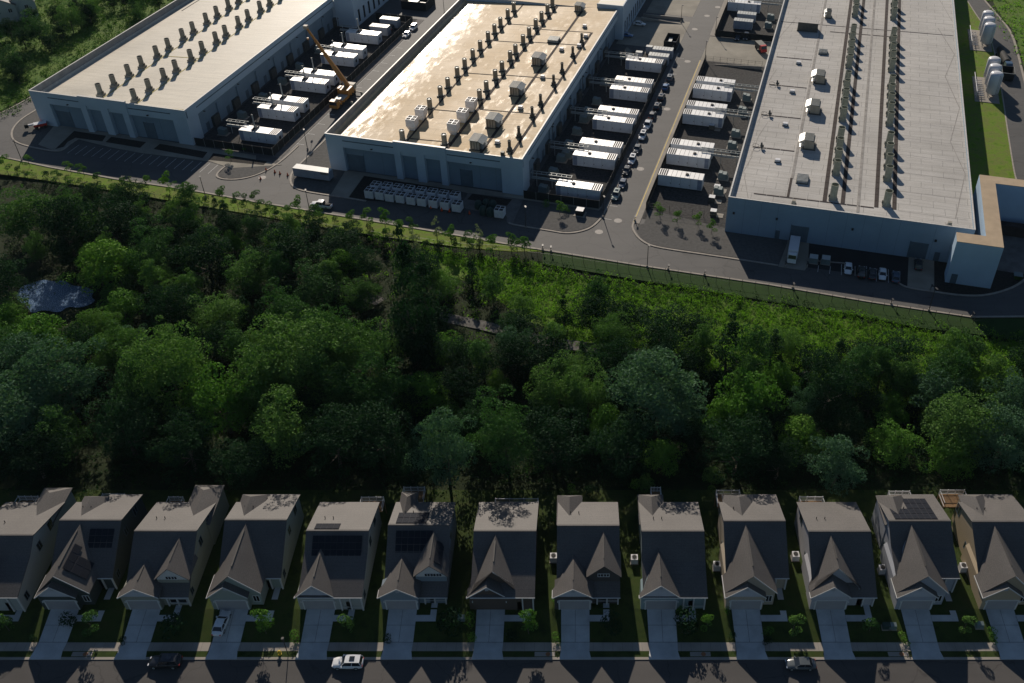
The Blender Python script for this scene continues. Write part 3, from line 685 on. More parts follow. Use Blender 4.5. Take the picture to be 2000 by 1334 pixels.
place('A', KA, [(-205.6, qa1, 'left'), (-192.6, qa2, 'right')], 'grey stack on the cream roof, %s from the front in the %s row', 'stacks on the cream roof')
qb1 = [216.5, None, None, 236.5, 244.9, 251.0, 259.0, 265.6, 273.0, 280.0, 287.7, 294.2, 300.4, 308.3, 315]
qb2 = [216.4, None, None, None, 244.8, 250.8, 259.0, 265.4, 273.5, 278.9, 286.9, 293.5, 301.0, 307.8, 314.9, 321]
for p, qs, rl in ((-108.1, qb1, 'left'), (-95.8, qb2, 'right')):
    for i, q in enumerate(qs):
        if q: x, y = D(p, q); KB.put((x, y, roofz('B', p)), PHI, 'dark fan stack on the tan roof, %s from the front in the %s row' % (ORD[i], rl), group='fan stacks on the tan roof')
place('B', KS, [(-77.2, [216.2, 224.3, 236.6, 244.8, 258.3, 267.6, 280.0, 291], 'right edge')], 'slim flue on the tan roof, %s from the front in the %s row', 'slim flues on the tan roof')
qc = [216, 228.6, 234.9, 241.2, 247.5, 260.0, 266.2, 272.4, 278.7, 284.9, 297.5, 303.7, 310.0, 316.3, 322.8, 341.4, 348.0, 354.3]
place('C', KC, [(7.5, qc, 'left'), (20.4, qc, 'right')], 'olive stack on the grey roof, %s from the front in the %s row', 'stacks on the grey roof')
# square white coolers on the tan roof and their spare siblings on the ground
def cooler(h_, foot):
    t = thing('air_cooler', 'x', 'air cooler')
    b = MB(); s = 1.35 if foot else 1.2
    if foot: b.mesh([(-.8, -.8, 0), (.8, -.8, 0), (.8, .8, 0), (-.8, .8, 0), (-s, -s, h_ * .42), (s, -s, h_ * .42), (s, s, h_ * .42), (-s, s, h_ * .42)], [(0, 1, 5, 4), (1, 2, 6, 5), (2, 3, 7, 6), (3, 0, 4, 7)], 'unit_white')
    z0 = h_ * .42 if foot else .25
    w_ = .13 if foot else .08
    for x0, x1, y0, y1 in ((-s, s, -s, -s + w_), (-s, s, s - w_, s), (-s, -s + w_, -s + w_, s - w_), (s - w_, s, -s + w_, s - w_), (-w_, w_, -s + w_, s - w_), (-s + w_, -w_, -w_, w_), (w_, s - w_, -w_, w_)):
        b.box(x0, x1, y0, y1, z0, h_, 'unit_white')
    b.box(-s + w_, s - w_, -s + w_, s - w_, z0, h_ - .06, 'vent_black')
    if not foot:
        for x in (-1.1, 1.0): b.box(x, x + .15, -s, s, 0, .25, 'galv_dark')
    b.build('casing', t)
    for x in (-s / 2, s / 2):
        for y in (-s / 2, s / 2):
            f = MB(); f.lathe([(.0, h_ + .0), (.13, h_ + .0), (.13, h_ - .06)], 'galv_dark', x, y, 10)
            for a in range(5):
                c_, s_ = math.cos(a * 1.2566), math.sin(a * 1.2566); f.hexa([(x + .15 * c_ - .1 * s_, y + .15 * s_ + .1 * c_, h_ - .045), (x + .15 * c_ + .1 * s_, y + .15 * s_ - .1 * c_, h_ - .06), (x + .5 * c_ + .12 * s_, y + .5 * s_ - .12 * c_, h_ - .06), (x + .5 * c_ - .12 * s_, y + .5 * s_ + .12 * c_, h_ - .045)],
                    [(x + .15 * c_ - .1 * s_, y + .15 * s_ + .1 * c_, h_ - .03), (x + .15 * c_ + .1 * s_, y + .15 * s_ - .1 * c_, h_ - .005), (x + .5 * c_ + .12 * s_, y + .5 * s_ - .12 * c_, h_ - .005), (x + .5 * c_ - .12 * s_, y + .5 * s_ + .12 * c_, h_ - .03)], 'vent_black')
            f.build('fan', t)
    return Kind(t)
KCool = cooler(3.5, True); KCool2 = cooler(2.5, False)
for (p, q, l) in ((-107.9, 223.2, 'front white square cooler in the left stack row of the tan roof'), (-107.9, 229.8, 'rear white square cooler in the left stack row, beside the glare'),
                  (-95.6, 223.0, 'nearest white square cooler in the right stack row of the tan roof'), (-95.6, 230.4, 'middle white square cooler in the right stack row of the tan roof'), (-95.6, 237.4, 'farthest white square cooler in the right stack row of the tan roof')):
    x, y = D(p, q); KCool.put((x, y, roofz('B', p)), PHI, l, group='white coolers on the tan roof')
fr = [(900, 557), (982, 567), (1058, 582), (1140, 592), (1224, 606), (1308, 617), (1397, 630), (1487, 645), (1577, 662)]
bk = [(945, 512), (1032, 520), (1118, 532), (1205, 543), (1296, 556), (1384, 568), (1470, 582), (1560, 592)]
for row, rl in ((fr, 'front'), (bk, 'back')):
    for i, (x, y) in enumerate(row):
        g = G(x / 4 + 500, y / 4 + 250 - 4); KCool2.put((g[0], g[1], 0.06), PHI, 'white four-fan cooler on the asphalt, %s from the left in the %s row' % (ORD[i], rl), group='coolers stored on the asphalt')
g = G(977, 423); KCool2.put((g[0], g[1], 0.06), PHI, 'lone white four-fan cooler on the asphalt beside the covered green machines', group='coolers stored on the asphalt')
# hooded rooftop units
def hood(kind):
    t = thing('rooftop_unit', 'x', 'rooftop unit')
    b = MB()
    b.box(-1.7, 1.7, -2.2, 2.2, -.3, .3, 'galv_dark'); b.build('base', t)
    b = MB(); b.box(-1.4, 1.2, -2.0, 2.0, .3, 2.6, 'unit_tan'); b.build('cabinet', t)
    b = MB(); b.slab([(-1.6, -2.2, 2.95), (0.9, -2.2, 2.95), (0.9, 2.2, 2.95), (-1.6, 2.2, 2.95)], .12, 'galv_roof'); sgn = 1 if kind == 'B' else -1
    for y in np.arange(-1.8, 2.0, .6): b.box(-1.6, .9, y, y + .07, 2.95, 3.02, 'galv_dark')
    b.build('roof', t)
    b = MB()
    if kind == 'B': b.slab([(.95, -2.2, 2.95), (2.4, -2.2, 2.2), (2.4, 2.2, 2.2), (.95, 2.2, 2.95)], .1, 'galv')
    else: b.slab([(-3.0, -2.2, 2.2), (-1.65, -2.2, 2.95), (-1.65, 2.2, 2.95), (-3.0, 2.2, 2.2)], .1, 'galv_bright')
    b.build('hood', t)
    for k in range(3):
        b = MB(); z = 1.7 - k * .5; y0 = -1.9
        if kind == 'B': b.slab([(1.2, y0, z + .3), (2.2, y0, z - .1), (2.2, 1.9, z - .1), (1.2, 1.9, z + .3)], .06, 'galv')
        else: b.slab([(-2.6, y0, z - .1), (-1.4, y0, z + .3), (-1.4, 1.9, z + .3), (-2.6, 1.9, z - .1)], .06, 'galv_bright')
        b.build('louvre', t)
    if kind == 'B':
        for k in range(3):
            b = MB(); x = -1.0 + k * .75; b.box(x, x + .12, -2.06, -2.0, .4, 2.5, 'walk_pad'); b.build('panel_joint', t)
    return Kind(t)
simple('unit_tan', (0.40, 0.35, 0.27), 0.6, var=.15); simple('galv_roof', (0.26, 0.28, 0.265), 0.6, 0.0, var=.15); simple('galv_bright', (0.75, 0.75, 0.72), 0.35, 0.2, var=.05)
KH = hood('B'); KHc = hood('C')
for i, q in enumerate((216.6, 229.6, 250.6, 272.6)):
    x, y = D(-86.4, q); KH.put((x, y, roofz('B', -86.4)), PHI, 'hooded metal air unit, %s from the front on the tan roof' % ORD[i], group='hooded units on the tan roof')
x, y = D(-85.6, 319.2); KH.put((x, y, roofz('B', -85.6)), PHI, 'green-grey hooded air unit at the back of the tan roof', (0.85, 0.8, 0.8), group='hooded units on the tan roof')
for i, q in enumerate((242.3, 264.0, 285.0)):
    x, y = D(-0.3, q); KHc.put((x, y, roofz('C', 0)), PHI, 'hooded metal air unit with bright flap, %s from the front on the grey roof' % ORD[i], group='hooded units on the grey roof')
x, y = D(-1.2, 338.6); KHc.put((x, y, roofz('C', 0)), PHI, 'small hooded air unit at the back of the grey roof', (0.62, 0.6, 0.9), group='hooded units on the grey roof')
def lowunit(name, label, cat, which, p, q, w_, l_, h_, mat, ribs=0, topm=None, group=None):
    x, y = D(p, q); t = thing(name, label, cat, (x, y, roofz(which, p)), PHI, group)
    b = MB(); b.box(-w_ / 2 - .15, w_ / 2 + .15, -l_ / 2 - .15, l_ / 2 + .15, -.2, .2, 'galv_dark'); b.build('base', t)
    b = MB(); b.box(-w_ / 2, w_ / 2, -l_ / 2, l_ / 2, .2, h_, mat, topm or mat); b.build('casing', t)
    if ribs:
        b = MB()
        for i in range(ribs): yy = -l_ / 2 + l_ * (i + .5) / ribs; b.box(-w_ / 2 - .05, w_ / 2 + .05, yy, yy + .12, h_, h_ + .1, 'galv')
        b.build('louvre', t)
    return t
lowunit('roof_louvre', 'flat ribbed louvre box on the tan roof behind the hooded units', 'roof louvre', 'B', -86.6, 291, 3.4, 3.4, 1.0, 'galv', 5)
lowunit('roof_louvre', 'flat ribbed louvre box nearest the front on the grey roof', 'roof louvre', 'C', -0.6, 223.6, 2.8, 3.8, .8, 'galv', 6)
lowunit('roof_louvre', 'flat ribbed louvre box farther back on the grey roof', 'roof louvre', 'C', -1.0, 307, 2.6, 2.6, .8, 'galv', 4)
lowunit('roof_screen_box', 'large dark sided box near the back left of the grey roof', 'plant box', 'C', -7.4, 325.5, 6.6, 3.4, 3.0, 'galv_dark', 0, 'roof_grey')
for i, (x, y) in enumerate([(972, 282), (1017, 214), (1060, 154), (1097, 100), (1142, 55), (1144, 75), (1131, 94)]):
    p, q = PQ(x, y, 10.3); lowunit('roof_vent', 'small white vent, %s nearest on the right of the tan roof' % ORD[i], 'roof vent', 'B', p, q, 1.2, 1.0, 1.0, 'unit_white', group='small vents on the tan roof')
for i, (x, y) in enumerate([(1519, 312), (1534, 241), (1547.5, 177), (1560, 121)]):
    p, q = PQ(x, y, 9.4); lowunit('roof_vent', 'small grey vent on a pipe strip, %s nearest on the grey roof' % ORD[i], 'roof vent', 'C', p, q, 1.3, 1.1, .8, 'unit_white', group='small vents on the grey roof')
for i, (q) in enumerate((238.4, 258.3, 279.1)):
    x, y = D(-14.4, q); t = thing('coiled_pipe', 'rusty coiled pipe at the left edge of the grey roof, %s nearest' % ORD[i], 'pipe coil', (x, y, 9.25), PHI, 'pipe coils on the grey roof')
    b = MB()
    for k in range(14): 
        a0, a1 = k * .449, (k + 1) * .449; b.tube((math.cos(a0) * .9, math.sin(a0) * .9, .12), (math.cos(a1) * .9, math.sin(a1) * .9, .12), .06, 'galv_dark', n=5)
    b.build('coil', t); b = MB(); b.tube((1.8, -1.2, 0), (1.5, .2, 1.0), .25, 'galv_dark', n=6); b.box(1.2, 2.2, -.2, .3, 0, .5, 'galv_dark'); b.build('valve', t)
for x, y, l in ((1551, 391, 'small tan box at the front left edge of the grey roof'), (1855, 437, 'small tan box at the front right edge of the grey roof')):
    p, q = PQ(x, y, 10); lowunit('roof_vent', l, 'roof vent', 'C', p, q, .9, .9, 1.1, 'curb_beige')
p, q = PQ(982, 305, 10.6); lowunit('roof_vent', 'round topped drum vent at the front edge of the tan roof', 'roof vent', 'B', p, q, .9, .9, 1.3, 'galv_dark')

def D_px(p, q):
    x, y = D(p, q); dep = y * math.cos(TH) - (9.4 - H) * math.sin(TH); up = y * math.sin(TH) + (9.4 - H) * math.cos(TH); return CX + F * x / dep, CY - F * up / dep
def seam_line(pts, w_=.14):
    o = D(-17.6, 208.4); b = MB(); L = []
    for x, y in pts:
        p, q = PQ(x, y, 9.4); L.append((p + 17.6, q - 208.4))
    for (xa, ya), (xb, yb) in zip(L, L[1:]):
        l = math.hypot(xb - xa, yb - ya); nx_, ny_ = -(yb - ya) / l * w_ / 2, (xb - xa) / l * w_ / 2
        za, zb = roofz('C', xa - 17.6) + .02, roofz('C', xb - 17.6) + .02
        b.poly([(xa - nx_, ya - ny_, za), (xb - nx_, yb - ny_, zb), (xb + nx_, yb + ny_, zb), (xa + nx_, ya + ny_, za)], 'drain_grey')
    b.build('roof_valley', C_T)
seam_line([(1835, 0), (1860, 43)]); seam_line([(1832, 55), (1864, 107), (1846, 150), (1874, 212), (1856, 277), (1885, 340), (1866, 428)], .22)
seam_line([(1557, 30), (1518, 75)]); seam_line([(1517, 132), (1498, 160)]); seam_line([(1480, 235), (1492, 215)]); seam_line([(1470, 300), (1453, 330), (1462, 385)]); seam_line([(1500, 235), (1482, 262), (1468, 300)])
for i in range(14): seam_line([D_px(23.5, 214 + i * 9.8), D_px(39.5, 213.5 + i * 9.8)], .12)
# ---------------- generator enclosures in the yards ----------------
def enclosure(kind):
    "12.2 x 3.5 m box; louvres at +x for the A/B yards, mirrored for the C yard; local origin = front left corner"
    t = thing('generator_enclosure', 'x', 'generator enclosure')
    W, Dp, z0, h = 12.1, 3.5, .35, 3.6
    b = MB(); b.box(.1, W - .1, .1, Dp - .1, 0, z0, 'vent_black'); b.build('skid', t)
    b = MB(); b.box(0, W, 0, Dp, z0, h, 'enclosure_white', 'enclosure_roof'); b.build('box', t)
    f = (lambda x: x) if kind != 'C' else (lambda x: W - x)
    def bx(m, x0, x1, *a): x0, x1 = f(x0), f(x1); m.box(min(x0, x1), max(x0, x1), *a)
    b = MB()
    for k in range(4): bx(b, 9.75 + k * .58, 10.1 + k * .58, .12, Dp - .12, h - .02, h + .025, 'vent_black')
    b.build('roof_louvre', t)
    b = MB(); bx(b, .15, 1.3, -.03, .02, .5, h - .1, 'enclosure_side'); b.build('end_louvre', t)
    b = MB()
    if kind != 'A':
        for k in range(7): bx(b, 1.2 + k * 1.22, 1.26 + k * 1.22, .02, Dp - .02, h, h + .03, 'seam')
        bx(b, 4.0, 4.9, 1.5, 2.1, h + .01, h + .25, 'vent_black'); bx(b, 4.25, 4.65, 1.35, 2.25, h + .02, h + .3, 'vent_black')
        b.build('roof_fitting', t)
    else:
        for x in (4.1, 4.9): bx(b, x, x + .12, 0.2, Dp - .2, h, h + .5, 'seam')
        bx(b, 4.1, 5.0, 1.2, 2.2, h, h + .6, 'vent_black'); b.build('roof_fitting', t)
        b = MB(); b.lathe([(.28, h), (.28, h + 1.2), (.2, h + 1.3), (.2, h + 4.6), (.15, h + 4.6)], 'galv', 4.5, 1.7, 12); b.build('exhaust_pipe', t)
    d = MB(); bx(d, W - .02, W + .03, 1.3, 2.2, 1.4, 2.4, 'vent_black'); d.build('end_hatch', t)
    d = MB()
    for x in (3.2, 5.9, 8.4): bx(d, x, x + .04, -.02, .01, .5, h - .3, 'seam'); bx(d, x + .15, x + .35, -.05, .01, 1.3, 1.6, 'seam')
    d.build('side_doors', t)
    return Kind(t)
simple('enclosure_side', (0.24, 0.28, 0.36), 0.6)
KEb, KEc, KEa = enclosure('B'), enclosure('C'), enclosure('A')
gq = [213.8, 230.9, 238.1, 253.4, 259.5, 275.0, 281.6, 297.6]
for i, q in enumerate(gq):
    x, y = D(-63.9, q); KEb.put((x, y, .03), PHI, 'white generator box, %s from the front beside the middle warehouse' % ORD[i], group='generator boxes in the middle yard')
for i, q in enumerate([226.2, 238.3, 244.2, 263.8, 269.8, 282.1, 287.9, 359.0]):
    x, y = D(-38.6, q); KEc.put((x, y, .03), PHI, 'white generator box, %s from the front left of the grey roof' % ORD[i], group='generator boxes in the right yard')
for i, (p, q) in enumerate([(-162.0, 220.3), (-164.2, 234.8), (-164.2, 241.0), (-164.0, 255.0), (-164.0, 261.2), (-164.0, 276.0), (-164.0, 282.9), (-164.2, 295.6)]):
    x, y = D(p, q); KEa.put((x, y, .03), PHI, 'generator box with tall flue, %s from the front in the left yard' % ORD[i], group='generator boxes in the left yard')
def rack(kind):
    t = thing('cable_rack', 'x', 'cable rack'); x0, x1 = {'B': (-8.0, 3.4), 'C': (8.9, 20.6), 'A': (-3.6, 3.2)}[kind]; zt = 4.1; n = int((x1 - x0) / 1.4)
    b = MB()
    for y in (0, 1.2): b.box(x0, x1, y, y + .1, zt, zt + .22, 'galv')
    for k in range(n + 1): b.box(x0 + k * 1.4, x0 + k * 1.4 + .1, .1, 1.2, zt + .05, zt + .15, 'galv')
    b.build('ladder_tray', t)
    b = MB(); b.box(x0 + .5, x1 - .8, -.7, -.45, zt - .7, zt - .45, 'galv'); b.box(x0 + .5, x1 - 2, -1.1, -.9, zt - .9, zt - .7, 'galv'); b.build('pipe', t)
    for f_ in (.12, .5):
        x = x0 + (x1 - x0) * (f_ if kind != 'C' else 1 - f_); b = MB(); b.box(x, x + .15, .5, .65, 0, zt, 'galv'); b.build('post', t)
    return Kind(t)
for kd, p, qs, l in (('B', -63.9, (217.2, 234.8, 257.2, 279.2, 300.4), 'between the middle warehouse and its generator boxes'), ('C', -38.6, (242.0, 267.6, 286.0, 362.0), 'between the right yard generators and the grey roof'), ('A', -164.2, (223.4, 238.6, 258.8, 280.6, 298.6), 'beside the generator boxes of the left yard')):
    K_ = rack(kd)
    for i, q in enumerate(qs): x, y = D(p, q); K_.put((x, y, .03), PHI, 'cable rack %s from the front %s' % (ORD[i], l), group='cable racks')
def tankbox():
    t = thing('flat_roofed_tank', 'x', 'tank'); b = MB(); b.box(0, 6.8, 0, 2.9, .3, 3.3, 'tank_grey', 'tank_top'); b.build('body', t)
    b = MB()
    for k in range(6): b.box(.95 + k * .95, 1.03 + k * .95, .02, 2.88, 3.3, 3.34, 'seam')
    b.build('roof_seams', t); b = MB(); b.box(.2, 6.6, .2, 2.7, 0, .3, 'vent_black'); b.build('skid', t); return Kind(t)
simple('tank_grey', (0.30, 0.33, 0.38), 0.6); simple('tank_top', (0.48, 0.50, 0.48), 0.45)
KT = tankbox()
for p, q, l in ((-57.6, 304.0, 'grey tank box with ribbed top just behind the last generator of the middle yard'), (-57.2, 309.4, 'grey tank box farthest back in the middle yard'),
                (-34.1, 342.0, 'nearer pale topped tank box behind the cars beside the grey roof'), (-33.8, 349.0, 'farther pale topped tank box beside the grey roof'),
                (-158.8, 303.6, 'nearer green-white topped tank box in the left yard'), (-158.2, 311.0, 'farther green-white topped tank box in the left yard')):
    x, y = D(p, q); KT.put((x, y, .03), PHI, l, group='flat tank boxes')
def cab():
    t = thing('transformer', 'x', 'transformer'); b = MB(); b.box(0, 2.2, 0, 1.7, .15, 1.9, 'cab_green'); b.box(.1, 1.0, .1, 1.6, 1.9, 2.1, 'cab_green'); b.build('cabinet', t)
    b = MB()
    for k in range(6): b.box(2.2, 2.6, .2 + k * .24, .26 + k * .24, .3, 1.6, 'cab_green')
    b.build('cooling_fins', t); b = MB(); b.box(-.3, 2.9, -.3, 2.0, 0, .15, 'concrete'); b.build('plinth', t); return Kind(t)
simple('cab_green', (0.17, 0.22, 0.22), 0.55)
KC2 = cab(); n_ = 0
for p, qs, l in ((-69.0, (214.5, 224.0, 232.0, 240.5, 249.0, 257.0, 262.5, 284), 'close to the middle warehouse wall'),
                 (-68.2, (234.5, 259.8, 270), 'farther out beside the middle warehouse'),
                 (-23.2, (225.5, 233.8, 252, 259.5, 275, 284.5, 346, 354), 'between the right yard generators and warehouse'),
                 (-170.5, (222, 233, 246, 258, 270, 284), 'close to the left warehouse wall')):
    for i, q in enumerate(qs):
        x, y = D(p, q); KC2.put((x, y, .03), PHI, 'grey-green transformer, %s from the front %s' % (ORD[i], l), group='transformers in the yards')
for i, (x, y) in enumerate([(1400, 372), (1390, 393), (1393, 420), (1456, 50), (1390, 252), (1380, 240)]):
    g = G(x, y); t = thing('equipment_box', 'x', 'equipment box', (g[0], g[1], .03), PHI, 'small boxes in the right yard')
    t['label'] = ['small white topped box beside the front generator of the right yard', 'white topped box second nearest the grey warehouse corner', 'white topped black stand at the front corner of the grey warehouse',
                  'small white box at the foot of the far tank boxes', 'small grey box under the pipes in the right yard', 'small pale post box among the right yard pipes'][i]
    b = MB(); b.box(-.8, .8, -.8, .8, 0.1, 1.5, 'galv_dark', 'unit_white'); b.build('cabinet', t); b = MB(); b.box(.9, 2.6, -1, 1, 0, .12, 'concrete'); b.build('plinth', t)
# ---------------- screen fences ----------------
def fence(name, label, pts, h, mat, posts=2.4, postm='fence_black', panel=True, rails=(0.15, .95), r=.04, group=None):
    t = thing(name, label, 'fence', (pts[0][0], pts[0][1], 0), 0, group)
    ox, oy = pts[0]; P = [(x - ox, y - oy) for x, y in pts]
    b = MB()
    for (xa, ya), (xb, yb) in zip(P, P[1:]):
        za, zb = FZ(xa + ox, ya + oy), FZ(xb + ox, yb + oy)
        if panel: strip_v(b, xa, ya, za, xb, yb, zb, .1, h, .05, mat)
        else:
            for f_ in rails: b.tube((xa, ya, za + h * f_), (xb, yb, zb + h * f_), r * .6, mat, n=4)
    b.build('panel' if panel else 'rail', t)
    b = MB(); k = 0
    for (xa, ya), (xb, yb) in zip(P, P[1:]):
        L = math.hypot(xb - xa, yb - ya); n = max(1, round(L / posts))
        for i in range(n):
            x, y = xa + (xb - xa) * i / n, ya + (yb - ya) * i / n; z = FZ(x + ox, y + oy)
            if k < 99:
                pb = MB(); pb.box(x - r, x + r, y - r, y + r, z, z + h + .1, postm); pb.build('post', t)
            else: b.box(x - r, x + r, y - r, y + r, z, z + h + .1, postm)
            k += 1
    if k >= 99 and b.f: b.build('post', t)['kind'] = 'stuff'
    return t
def strip_v(b, xa, ya, za, xb, yb, zb, z0, h, th, mat):
    l = math.hypot(xb - xa, yb - ya); nx_, ny_ = -(yb - ya) / l * th / 2, (xb - xa) / l * th / 2
    b.hexa([(xa - nx_, ya - ny_, za + z0), (xb - nx_, yb - ny_, zb + z0), (xb + nx_, yb + ny_, zb + z0), (xa + nx_, ya + ny_, za + z0)],
           [(xa - nx_, ya - ny_, za + h), (xb - nx_, yb - ny_, zb + h), (xb + nx_, yb + ny_, zb + h), (xa + nx_, ya + ny_, za + h)], mat)
FZ = lambda x, y: 0.0
fence('screen_fence', 'black screened fence along the middle warehouse yard and parked cars', [D(-72, 210.7), D(-51.2, 210.7), D(-51.2, 317)], 2.5, 'fence_black', 3.2, 'galv')
fence('screen_fence', 'black screened fence round the left warehouse yard', [D(-173.4, 214.6), D(-148.4, 214.6), D(-148.4, 318), D(-163, 318)], 2.5, 'fence_black', 3.2, 'galv')
fence('screen_fence', 'dark screened fence on the road side of the right yard', [D(-39.2, 213.5), D(-39.2, 312)], 2.3, 'fence_black', 3.0)
fence('screen_fence', 'far dark screened fence beside the tank boxes of the right yard', [D(-39.2, 440), D(-39.2, 334), D(-18, 334)], 2.3, 'fence_black', 3.0)
fence('wire_fence', 'open wire fence across the front of the right yard', [D(-39, 213.5), D(-17.8, 213.5)], 2.2, 'pole_dark', 3.0, 'pole_dark', False, (.3, .6, .98))
fence('wire_fence', 'open fence at the back of the right yard beside the two dark cars', [D(-39, 312), D(-17.8, 312)], 1.8, 'pole_dark', 2.4, 'pole_dark', False, (.3, .6, .98))
FZ = hgt
fp = [G(x, y) for x, y in [(-120, 330), (0, 341), (130, 361), (250, 380), (360, 400), (500, 424), (640, 449), (750, 466), (900, 487), (1000, 494), (1075, 503), (1250, 530), (1500, 568), (1700, 602), (1825, 621), (1900, 632), (1930, 634)]]
fence('chain_fence', 'long dark mesh fence along the wood south of the warehouses', fp, 2.1, 'pole_dark', 3.0, 'pole_dark', False, (.5, 1.0), .04)
# ---------------- lamp posts, signs, small posts ----------------
def pole(h_, head=True):
    t = thing('lamp_post', 'x', 'lamp post'); b = MB(); b.tube((0, 0, 0), (0, 0, h_), .11, 'pole_dark', .07); b.build('pole', t)
    b = MB(); b.tube((0, 0, 0), (0, 0, .55), .28, 'concrete', n=10); b.build('base', t)
    if head: b = MB(); b.box(-.15, .25, -.85, .05, h_ - .05, h_ + .12, 'pole_dark'); b.build('lamp_head', t)
    return Kind(t)
KP = pole(6.5)
poles = [(43, 314, 'lamp post on the kerb below the left warehouse corner'), (402, 386, 'lamp post at the kerb near the end of the parking stalls'), (605, 412, 'lamp post at the kerb beside the white pickup'),
         (1264, 522, 'lamp post at the kerb opposite the gravel corner of the right warehouse'), (1814, 607, 'lamp post on the kerb opposite the right dock pad'), (1178, 425, 'lamp post at the rounded kerb corner of the middle yard'),
         (1027, 445, 'lamp post on the kerb before the middle warehouse corner'), (1377, 116, 'lamp post beside the two dark cars at the far yard'), (1397, 68, 'lamp post by the gate of the far right yard'),
         (1330, 44, 'lamp post at the edge of the far loading apron'), (665, 70, 'lamp post behind the left yard by the office wing'), (555, 128, 'lamp post against the left warehouse wall'),
         (1195, 86, 'lamp post against the office wing of the middle warehouse'), (1138, 186, 'lamp post against the long side of the middle warehouse'), (1080, 280, 'lamp post near the front of the middle warehouse side'),
         (601, 292, 'lamp post at the gravel island left of the middle warehouse'), (868, 27, 'lamp post beside the far service road')]
for x, y, l in poles: g = G(x, y); KP.put((g[0], g[1], 0), 0.3, l, group='site lamp posts')
KB2 = pole(1.6)
for i, (x, y) in enumerate([(1060, 488), (1076, 491), (1305, 527), (1376, 538), (1548, 563), (1740, 594), (1898, 620), (1533, 521), (1575, 522), (1817, 567), (1240, 432)]):
    g = G(x, y); KB2.put((g[0], g[1], 0), 0, 'short bollard light, %s from the left along the south kerb' % ORD[i], group='bollard lights')
